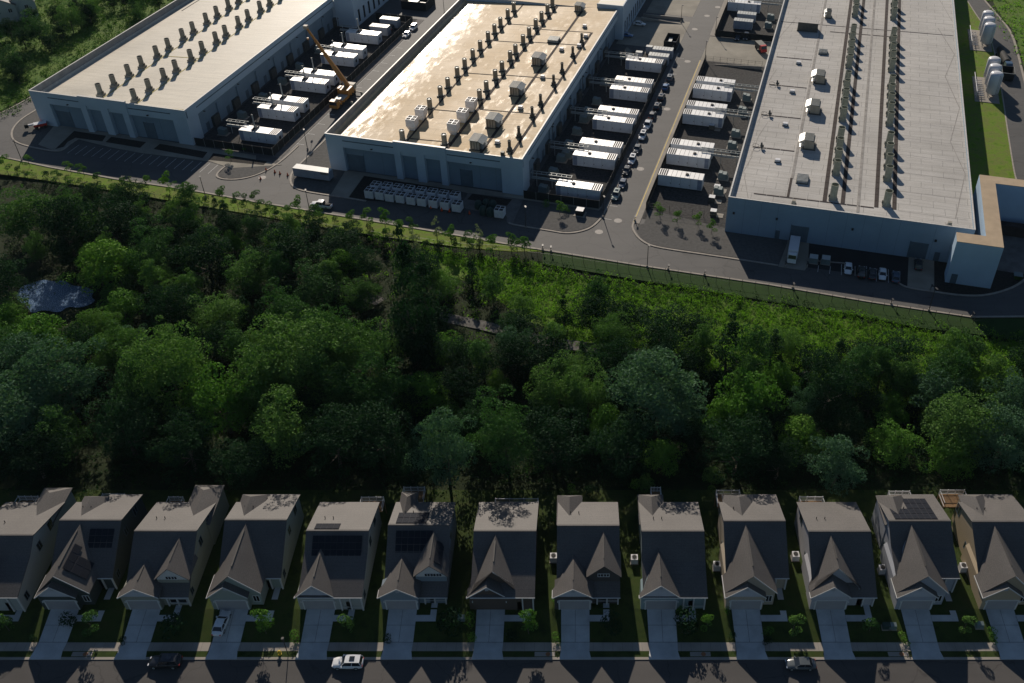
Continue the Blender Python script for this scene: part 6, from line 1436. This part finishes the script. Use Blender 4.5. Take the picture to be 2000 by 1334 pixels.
big = [  # the crowns one can tell apart
 ('a', 322, 712, 74, 1.1), ('b', 250, 745, 52, 1.1), ('d', 375, 700, 34, 1), ('d', 425, 765, 58, 1.25), ('a', 575, 672, 76, 1.15), ('b', 640, 720, 52, 1.1), ('b', 535, 735, 46, 1.1), ('c', 110, 722, 66, 1.1), ('c', 45, 705, 52, 1.1), ('c', 20, 790, 70, 1), ('d', 182, 505, 48, .9), ('d', 228, 582, 40, .9), ('d', 80, 640, 55, .9),
 ('b', 485, 745, 62, 1), ('a', 640, 655, 60, 1), ('a', 700, 690, 60, .95), ('b', 735, 745, 60, 1), ('f', 800, 590, 52, 1.5), ('f', 830, 565, 34, 1.2), ('c', 868, 865, 56, 1.2), ('b', 985, 825, 62, 1.15), ('b', 1090, 742, 52, 1), ('b', 1148, 765, 44, 1),
 ('c', 1285, 755, 72, 1.1), ('c', 1235, 735, 45, 1), ('c', 1330, 790, 50, 1), ('d', 1465, 770, 52, 1.3), ('d', 1400, 800, 38, 1.1), ('p', 1622, 745, 56, 1.15), ('f', 1425, 680, 40, 1.2), ('b', 1850, 715, 46, 1.2), ('c', 1835, 760, 46, 1), ('a', 1880, 815, 66, 1),
 ('c', 1975, 780, 46, 1.1), ('e', 1335, 700, 40, 1), ('d', 838, 765, 42, .9), ('d', 968, 745, 22, 1), ('d', 1172, 828, 40, 1), ('e', 1060, 690, 46, .9), ('e', 900, 690, 42, .9), ('d', 1560, 850, 40, .9), ('c', 1575, 790, 34, 1.1), ('d', 1745, 850, 42, .9), ('c', 1960, 850, 52, 1),
 ('d', 1745, 790, 34, .8), ('d', 1520, 720, 34, 1.1), ('e', 1680, 700, 40, .9), ('e', 1750, 690, 44, .9), ('d', 1300, 880, 40, .8), ('g', 1391, 932, 16, 1), ('g', 1261, 945, 14, 1), ('d', 1850, 880, 45, .9), ('c', 1640, 890, 50, 1), ('e', 8, 545, 40, .9), ('g', 20, 600, 26, .8),
 ('e', 330, 600, 50, .9), ('b', 420, 610, 46, .8), ('e', 120, 440, 50, .9), ('b', 30, 400, 55, .8), ('e', 215, 425, 55, .8), ('b', 300, 480, 48, .8), ('e', 400, 500, 50, .8), ('b', 480, 520, 48, .8), ('e', 560, 490, 46, .8), ('b', 620, 540, 48, .8), ('e', 660, 480, 40, .8), ('b', 700, 560, 34, .8), ('b', 560, 600, 50, .9),
 ('e', 1220, 620, 42, .8), ('e', 1160, 610, 38, .8), ('e', 1290, 640, 48, .8), ('e', 1360, 640, 40, .8), ('f', 1100, 610, 20, 1), ('g', 960, 560, 22, 1), ('g', 1020, 590, 22, 1), ('f', 920, 530, 16, 1.1), ('g', 870, 560, 26, 1), ('e', 800, 660, 50, 1), ('e', 930, 790, 34, .9), ('e', 1010, 640, 34, .8),
 ('b', 92, 838, 56, .9), ('e', 240, 830, 60, .9), ('e', 360, 860, 60, .9), ('b', 540, 820, 60, .95), ('e', 650, 850, 62, .9), ('e', 740, 840, 56, .9), ('e', 460, 900, 50, .8), ('e', 60, 880, 55, .85), ('e', 1080, 850, 56, .9), ('e', 1220, 860, 56, .9), ('e', 1440, 870, 56, .9), ('e', 1520, 900, 40, .8), ('e', 800, 900, 46, .8)]
for r_ in big: tree(*r_)
def clear(X, Y, rad):
    for k, x, y, s, hf, w_ in WOOD:
        if (X - x) ** 2 + (Y - y) ** 2 < (rad + TK[k][1] * s) ** 2 * .36: return False
    return True
def dens(X, Y):
    e = south_edge(X); d = e - Y
    if Y < 124 or d < 11: return 0
    px = CX + F * X / (Y * math.cos(TH) + H * math.sin(TH)); py_ = CY - F * (Y * math.sin(TH) - H * math.cos(TH)) / (Y * math.cos(TH) + H * math.sin(TH))
    if 20 < px < 200 and 535 < py_ < 665: return 0                       # pond
    if (655 < px < 775 and 565 < py_ < 665) or (860 < px < 980 and 610 < py_ < 690) or (1090 < px < 1140 and 600 < py_ < 720): return 0
    if px > 690 and py_ < 640 + (px - 1400) * .06 - (0 if px > 900 else 60): return .22 if (py_ > 560 and d > 20) else .0
    if px > 1000 and py_ < 690 + (px - 1150) * .02: return .25 if d > 26 else 0
    return 1
tries = 0; nrand = 0
while nrand < 175 and tries < 9000:
    tries += 1
    X = rng.uniform(-135, 112); Y = rng.uniform(122, 235)
    dd = dens(X, Y)
    if rng.random() > dd: continue
    far = Y > 165
    k = rng.choice(list('AhcDeEfh')) if not far else rng.choice(list('dEeghbfh'))
    s = rng.uniform(.55, .85) if TK[k][1] > 4.5 else rng.uniform(.75, 1.15)
    if far: s *= .85
    if Y < 140: k = 'g' if rng.random() < .6 else 'E'; s = rng.uniform(.75, 1.0)
    sk = False
    for cx_, cy_ in (G(165, 945, 1), G(432, 955, 1)):
        t_ = (Y - cy_); lx = cx_ - .162 * t_
        if 0 < t_ < 30 and abs(X - lx) < 5.0: sk = True
    if sk: continue
    if not clear(X, Y, TK[k][1] * s): continue
    WOOD.append((k, X, Y, s, 1.0, None)); nrand += 1
# trees beyond the site, upper left and upper right corners
for i in range(44):
    q = rng.uniform(235, 330); p = rng.uniform(-285, -242); X, Y = D(p, q); k = rng.choice(list('beg')); WOOD.append((k, X, Y, rng.uniform(.5, .8), 1.0, 'west'))
for i in range(8):
    q = rng.uniform(345, 420); p = rng.uniform(78, 100); X, Y = D(p, q); k = rng.choice(list('geg')); WOOD.append((k, X, Y, rng.uniform(.6, .9), 1.0, 'east'))
# labels: kind, depth of the wood, house in front, then order from the left
cnt = {}
def band(rec):
    k, X, Y, s, hf, w_ = rec
    if w_ == 'west': return 'on the slope left of the left warehouse'
    if w_ == 'east': return 'beyond the road in the top right corner'
    d = 'at the wood edge' if Y < 132 else 'in the near wood' if Y < 146 else 'in mid wood' if Y < 164 else 'in the far wood' if Y < 186 else 'by the warehouse fence'
    return '%s behind the %s house' % (d, nearest_house(X))
WOOD.sort(key=lambda r: r[1])
from collections import defaultdict
grp = defaultdict(list)
for r_ in WOOD: grp[(TK[r_[0]][3], band(r_))].append(r_)
for (adj, bd), l in grp.items():
    for i, (k, X, Y, s, hf, w_) in enumerate(l):
        lab = '%s %s' % (adj, bd) if len(l) == 1 else '%s %s %s' % (ORD[i], adj, bd)
        kk = TK[k][0]; kk.put((X, Y, hgt(X, Y) - .1), rng.uniform(0, 6.28), lab, (s * rng.uniform(.85, 1.2), s * rng.uniform(.85, 1.2), s * hf * rng.uniform(.9, 1.12)), 'trees of the wood')
# saplings on the verge
v5 = [(30, 275, 's'), (130, 325, 'v'), (215, 250, 's'), (365, 360, 'v'), (450, 375, 's'), (540, 300, 's'), (640, 320, 's'), (690, 450, 'w'), (750, 400, 's'), (790, 460, 'w'), (880, 470, 'v'), (950, 430, 's'), (1030, 470, 'u'), (1090, 475, 'v'), (1140, 420, 's'),
      (1160, 520, 'w'), (1300, 430, 't'), (1325, 545, 'v'), (1440, 490, 's'), (1550, 540, 'w'), (1600, 560, 'v'), (1730, 530, 't'), (1760, 610, 'v'), (1850, 580, 's'), (1920, 570, 's'), (1985, 550, 's'), (260, 360, 'w'), (560, 400, 'w')]
v6 = [(30, 630, 's'), (100, 640, 's'), (160, 660, 's'), (240, 650, 's'), (280, 690, 'v'), (325, 610, 't'), (410, 710, 's'), (480, 650, 's'), (510, 720, 's'), (610, 720, 'v'), (740, 710, 't'), (800, 825, 'v'), (860, 700, 's'), (880, 780, 'v'), (1000, 710, 't'),
      (1005, 830, 's'), (1120, 780, 't'), (1220, 760, 's'), (1230, 860, 'u'), (1325, 905, 'v'), (1405, 770, 'u'), (1430, 915, 'v'), (1520, 840, 't'), (1560, 905, 's'), (1645, 880, 's'), (1665, 910, 's'), (1740, 840, 'u'), (1740, 925, 'v'), (1845, 905, 't'), (1990, 890, 't'),
      (2040, 910, 's'), (2100, 915, 't'), (340, 700, 'v'), (700, 770, 'v'), (930, 835, 'w'), (130, 700, 'w')]
allv = [(x / 4, y / 4 + 250, k) for x, y, k in v5] + [(x / 4 + 500, y / 4 + 250, k) for x, y, k in v6]
allv.sort(); c_ = defaultdict(int)
for x, y, k in allv:
    kk, h_, adj = SK[k]; sc = {'s': 1.2, 't': 1.35, 'u': 1.6, 'v': 1.0, 'w': .95}[k] * rng.uniform(.85, 1.15)
    g = G(x, y, h_ * sc * .55); c_[k] += 1
    kk.put((g[0], g[1], 0), rng.uniform(0, 6.28), '%s on the mown verge, %s of its sort from the left' % (adj, ORD[c_[k] - 1] if c_[k] <= 30 else 'thirty-first'), (sc, sc, sc), 'young trees on the verge')
for i, (x, y, k, l) in enumerate([(1290, 415, 't', 'light green sapling at the left end of the gravel corner'), (1323, 424, 't', 'second sapling on the gravel corner before the right yard'), (1363, 429, 't', 'third sapling on the gravel corner before the right yard'), (1390, 444, 't', 'yellow-green sapling nearest the right warehouse on the gravel'),
      (1093, 407, 't', 'bright sapling in the middle of the dark bed before the middle yard'), (1066, 400, 'w', 'small bright shrub left of the bright sapling before the middle yard'), (1108, 410, 'w', 'small bright shrub right of the bright sapling before the middle yard'), (449, 303, 't', 'light green sapling on the bed before the left yard'), (483, 290, 'w', 'yellowish shrub in the shade before the left yard'), (1282, 400, 'w', 'green clump by the walk end of the right yard')]):
    kk, h_, adj = SK[k]; g = G(x, y, 1.8 if k == 't' else .6); kk.put((g[0], g[1], .05), i, l, (1.1, 1.1, .9), 'planting round the warehouses')
# front garden trees and shrubs
fg = [(6, 1213, 's', 1.3), (172, 1213, 's', 1.25), (512, 1215, 't', 1.4), (681, 1215, 's', 1.1), (870, 1215, 'v', 2.3), (1032, 1215, 't', 1.4), (1195, 1225, 'v', 2.0), (1381, 1213, 't', .95), (1552, 1216, 's', 1.1), (1703, 1217, 's', 1.0), (1888, 1215, 's', 1.0),
      (235, 1245, 'v', .7), (574, 1243, 'w', 1.0), (752, 1243, 'v', .8), (1087, 1245, 'w', .9), (1340, 1222, 'v', 2.2), (1770, 1245, 'w', .95), (919, 1238, 'w', .9), (917, 1213, 'w', 1.1), (1942, 1240, 'w', 1.1), (1004, 1240, 'v', 1.2), (1420, 1195, 'w', .6), (1432, 1235, 'v', .7),
      (1500, 1243, 'v', .9), (1085, 1178, 'w', .7), (1084, 1012, 'w', .8), (1117, 962, 'w', 1.0), (62, 1245, 'v', .7), (135, 1215, 'v', 1.4), (340, 1215, 'v', 2.2), (1498, 1230, 'w', .8), (1240, 945, 'w', 1.2), (1327, 1190, 'w', .8), (80, 975, 'v', 1.4), (1150, 960, 'v', 1.2)]
for x, y, k, sc in fg:
    kk, h_, adj = SK[k]; g = G(x, y, PAD * .8 + h_ * sc * .5); X, Y = g; hn = min(12, max(0, int((X + 100.7) / 13.75)))
    pos = 'in the front garden' if Y < 95 else 'behind or beside'
    pos = 'g' if Y < 95 else 'y'; nh_ = nearest_house(X); c_[('f', k, nh_, pos)] += 1; nth = c_[('f', k, nh_, pos)]
    lab = '%s %s of the %s house%s' % (adj, 'in the front garden' if Y < 95 else 'in the yard', nearest_house(X), '' if nth == 1 else ', %s of its sort' % ORD[nth - 1])
    kk.put((X, Y, hgt(X, Y)), rng.uniform(0, 6.28), lab, (sc, sc, sc), 'garden plants')
# ---------------- undergrowth (uncountable) ----------------
def hg_arr(X, Y): return np.array([hgt(a, b_) for a, b_ in zip(X, Y)])
def south_arr(X): return np.interp(X, [s[0] for s in SOUTH], [s[1] for s in SOUTH])
def brush(name, label, n, xr, yr, accept, hmin, hmax, per, leaf, mat, rad):
    X = rng.uniform(*xr, n); Y = rng.uniform(*yr, n); keep = accept(X, Y); X, Y = X[keep], Y[keep]; Z = hg_arr(X, Y)
    k = len(X); h_ = rng.uniform(hmin, hmax, k); cid = np.repeat(np.arange(k), per); m = len(cid)
    d = rng.normal(0, 1, (m, 3)); d[:, 2] = np.abs(d[:, 2]); d /= np.linalg.norm(d, axis=1)[:, None]
    r_ = (h_ * rad)[cid]; P = np.stack([X[cid] + d[:, 0] * r_, Y[cid] + d[:, 1] * r_, Z[cid] + d[:, 2] * h_[cid] * rng.uniform(.5, 1.1, m)], 1)
    V, Q = leaves(P, d, leaf, .7); o = bpy.data.objects.new(name, npmesh(name, V, Q, mat)); C.objects.link(o); o['kind'] = 'stuff'; tag(o, label, 'undergrowth'); o['kind'] = 'stuff'; return o
def pxy(X, Y): dep = Y * math.cos(TH) + H * math.sin(TH); return CX + F * X / dep, CY - F * (Y * math.sin(TH) - H * math.cos(TH)) / dep
def acc_wood(X, Y):
    px, py_ = pxy(X, Y); e = south_arr(X)
    pond = ((px - 112) / 76) ** 2 + ((py_ - 580) / 33) ** 2 < 1 + .35 * np.sin(px * .19) * np.cos(py_ * .3)
    def seg(x0, y0, x1, y1, w_):
        t = np.clip(((px - x0) * (x1 - x0) + (py_ - y0) * (y1 - y0)) / ((x1 - x0) ** 2 + (y1 - y0) ** 2), 0, 1); return np.hypot(px - x0 - t * (x1 - x0), py_ - y0 - t * (y1 - y0)) < w_
    path = seg(675, 572, 770, 600, 9) | seg(770, 600, 900, 632, 8) | seg(900, 632, 1060, 668, 7) | seg(1060, 668, 1300, 690, 9)
    return (Y > 121) & (Y < e - 5) & ~pond & ~path
def acc_meadow(X, Y):
    px, py_ = pxy(X, Y); e = south_arr(X); d = e - Y
    w_ = np.clip((px - 850) / 400, 0, 1) * 24 + 6
    nz = np.sin(X * .21 + Y * .13) + np.sin(X * .09 - Y * .27 + 2)
    return (px > 820) & (d > 6.6 + nz * .8) & (d < w_ + 8 + nz * 2.5)
def acc_scrub(X, Y):
    px, py_ = pxy(X, Y); return acc_wood(X, Y) & (px > 650) & (py_ < 720)
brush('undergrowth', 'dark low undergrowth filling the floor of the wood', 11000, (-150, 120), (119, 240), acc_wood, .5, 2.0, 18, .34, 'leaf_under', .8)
brush('meadow_grass', 'bright green tall weeds on the slope below the kerb', 42000, (-60, 125), (130, 215), acc_meadow, .3, 1.3, 20, .25, 'leaf_meadow', .55)
brush('scrub', 'mixed green scrub between the trees right of the middle', 1500, (-70, 125), (125, 215), acc_scrub, .8, 2.6, 30, .36, 'leaf_meadow', .6)
def acc_west(X, Y):
    p = X * BV[0] + Y * BV[1]; q = X * AV[0] + Y * AV[1]; return (p < -238) & (q > 215)
brush('hillside_scrub', 'scrub and long grass on the slope left of the left warehouse', 6500, (-260, -130), (250, 400), acc_west, .4, 2.0, 20, .42, 'leaf_hill', .8)
def acc_east(X, Y):
    px, py_ = pxy(X, Y); return (px > 1925 + (py_ * .55)) & (py_ < 150)
brush('roadside_scrub', 'green scrub beyond the curved road in the top right corner', 2600, (140, 230), (290, 420), acc_east, .4, 1.8, 13, .5, 'leaf_meadow', .8)
def acc_backyard(X, Y): return (Y > 114.5) & (Y < 123)
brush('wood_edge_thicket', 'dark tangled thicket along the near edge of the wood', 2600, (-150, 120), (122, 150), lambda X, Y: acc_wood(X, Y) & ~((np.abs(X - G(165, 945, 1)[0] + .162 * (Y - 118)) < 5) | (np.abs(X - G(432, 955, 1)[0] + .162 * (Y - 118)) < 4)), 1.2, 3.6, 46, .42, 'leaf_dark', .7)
brush('yard_edge_weeds', 'low dark weeds along the back edge of the gardens', 1500, (-150, 120), (114, 123), lambda X, Y: (Y > 117 + np.sin(X * .3) * 1.5), .2, .8, 12, .3, 'leaf_under', .9)
brush('pond_reeds', 'low reeds breaking up the pond surface', 120, (-130, -75), (150, 200), lambda X, Y: (lambda px, py_: ((px - 112) / 80) ** 2 + ((py_ - 582) / 36) ** 2 < 1)(*pxy(X, Y)), .5, 1.1, 10, .26, 'leaf_under', .8)
# ---------------- pond, paths, far houses ----------------
sheet('pond', smooth_line([G(x, y, -.75) for x, y in [(40, 562), (62, 556), (85, 547), (104, 552), (128, 549), (140, 560), (168, 562), (186, 570), (178, 582), (190, 590), (160, 604), (132, 600), (118, 614), (84, 606), (62, 616), (52, 596), (30, 588)]], True), -.45, 'water')
b = MB(); strip(b, smooth_line([G(x, y, -.8) for x, y in [(640, 560), (690, 573), (760, 596), (870, 622), (960, 640), (1060, 668), (1180, 684), (1320, 700)]]), 3.2, -1.3, -.55, 'gravel_path'); structure(b.build('footpath'))
g = G(1004, 640, 1.5); t = thing('path_sign', 'small blue sign on a post beside the footpath in the wood', 'sign', (g[0], g[1], hgt(*g)), 0)
b = MB(); b.tube((0, 0, 0), (0, 0, 2.6), .05, 'galv', n=6); b.build('post', t); b = MB(); b.box(-.45, .45, -.06, -.02, 1.9, 2.6, 'car_blue'); b.build('sign_board', t)
g = G(1548, 745, 0); gz_ = hgt(*g); t = thing('storm_drain', 'grey concrete drain mouth half hidden among the trees', 'drain', (g[0], g[1], gz_), .2)
b = MB(); b.box(-3.6, 3.6, 0, .5, 0, 3.0, 'concrete_old'); b.hexa([(-4.6, -2.5, 0), (-4.2, -2.5, 0), (-3.2, 0, 0), (-3.6, 0, 0)], [(-4.6, -2.5, .8), (-4.2, -2.5, .8), (-3.2, 0, 3.0), (-3.6, 0, 3.0)], 'concrete_old'); b.build('headwall', t)
b = MB(); b.lathe([(2.0, 0), (2.0, .1), (0, .1)], 'vent_black', 0, -.6, 16); b.build('culvert', t)
def farhouse(label, px, py, w_, l_, rot, sid):
    g = G(px, py); t = thing('far_house', label, 'house', (g[0], g[1], 0), rot)
    b = MB(); gablewall(b, 0, w_, 0, l_, 0, 6, 6 + w_ * .3, sid); b.build('wall', t)
    b = MB(); gable(b, 0, w_, 0, l_, 6, 6 + w_ * .3, 'shingle'); rf = b.build('roof', t); b = MB(); b.box(w_ / 2 - .1, w_ / 2 + .1, 0, l_, 6 + w_ * .3, 6.08 + w_ * .3, 'shingle_dark'); b.build('ridge_cap', rf)
    for k in range(3): window(t, w_ - .3, 1.0, 2 + k * 3.0, 3.6, 5.0, 1)
    for k in range(2): window(t, 2 + k * 4, 3.2 + k * 4, 0, 3.6, 5.0)
farhouse('pale gabled house in the top left corner of the picture', 22, 42, 10, 12, R(30), 'siding_0')
farhouse('second pale house at the top left edge behind the first', -10, 50, 9, 12, R(30), 'siding_4')
# garden post and rail fences between lots
FZ = lambda x, y: hgt(x, y)
for x_, y0_, y1_, l in ((7.6, 99, 118, 'dark garden fence between the seventh and eighth houses'), (21.3, 103, 121, 'dark garden fence between the eighth and ninth houses'),):
    pass

# ---------------- haze: thin morning air round everything ----------------
hm = bpy.data.materials.new('haze'); hm.use_nodes = True; hn = hm.node_tree
for n in list(hn.nodes):
    if n.type == 'BSDF_PRINCIPLED': hn.nodes.remove(n)
pv = hn.nodes.new("ShaderNodeVolumePrincipled"); pv.inputs['Color'].default_value = (.62, .82, 1.0, 1); pv.inputs['Density'].default_value = HAZE; pv.inputs['Anisotropy'].default_value = 0.0
hn.links.new(pv.outputs[0], hn.nodes["Material Output"].inputs['Volume']); M['haze'] = hm
b = MB(); b.box(-420, 420, -60, 620, -3, 138, 'haze'); o = b.build('haze'); o['kind'] = 'stuff'; o['label'] = 'thin pale morning haze in the air over the whole place'; o['category'] = 'haze'
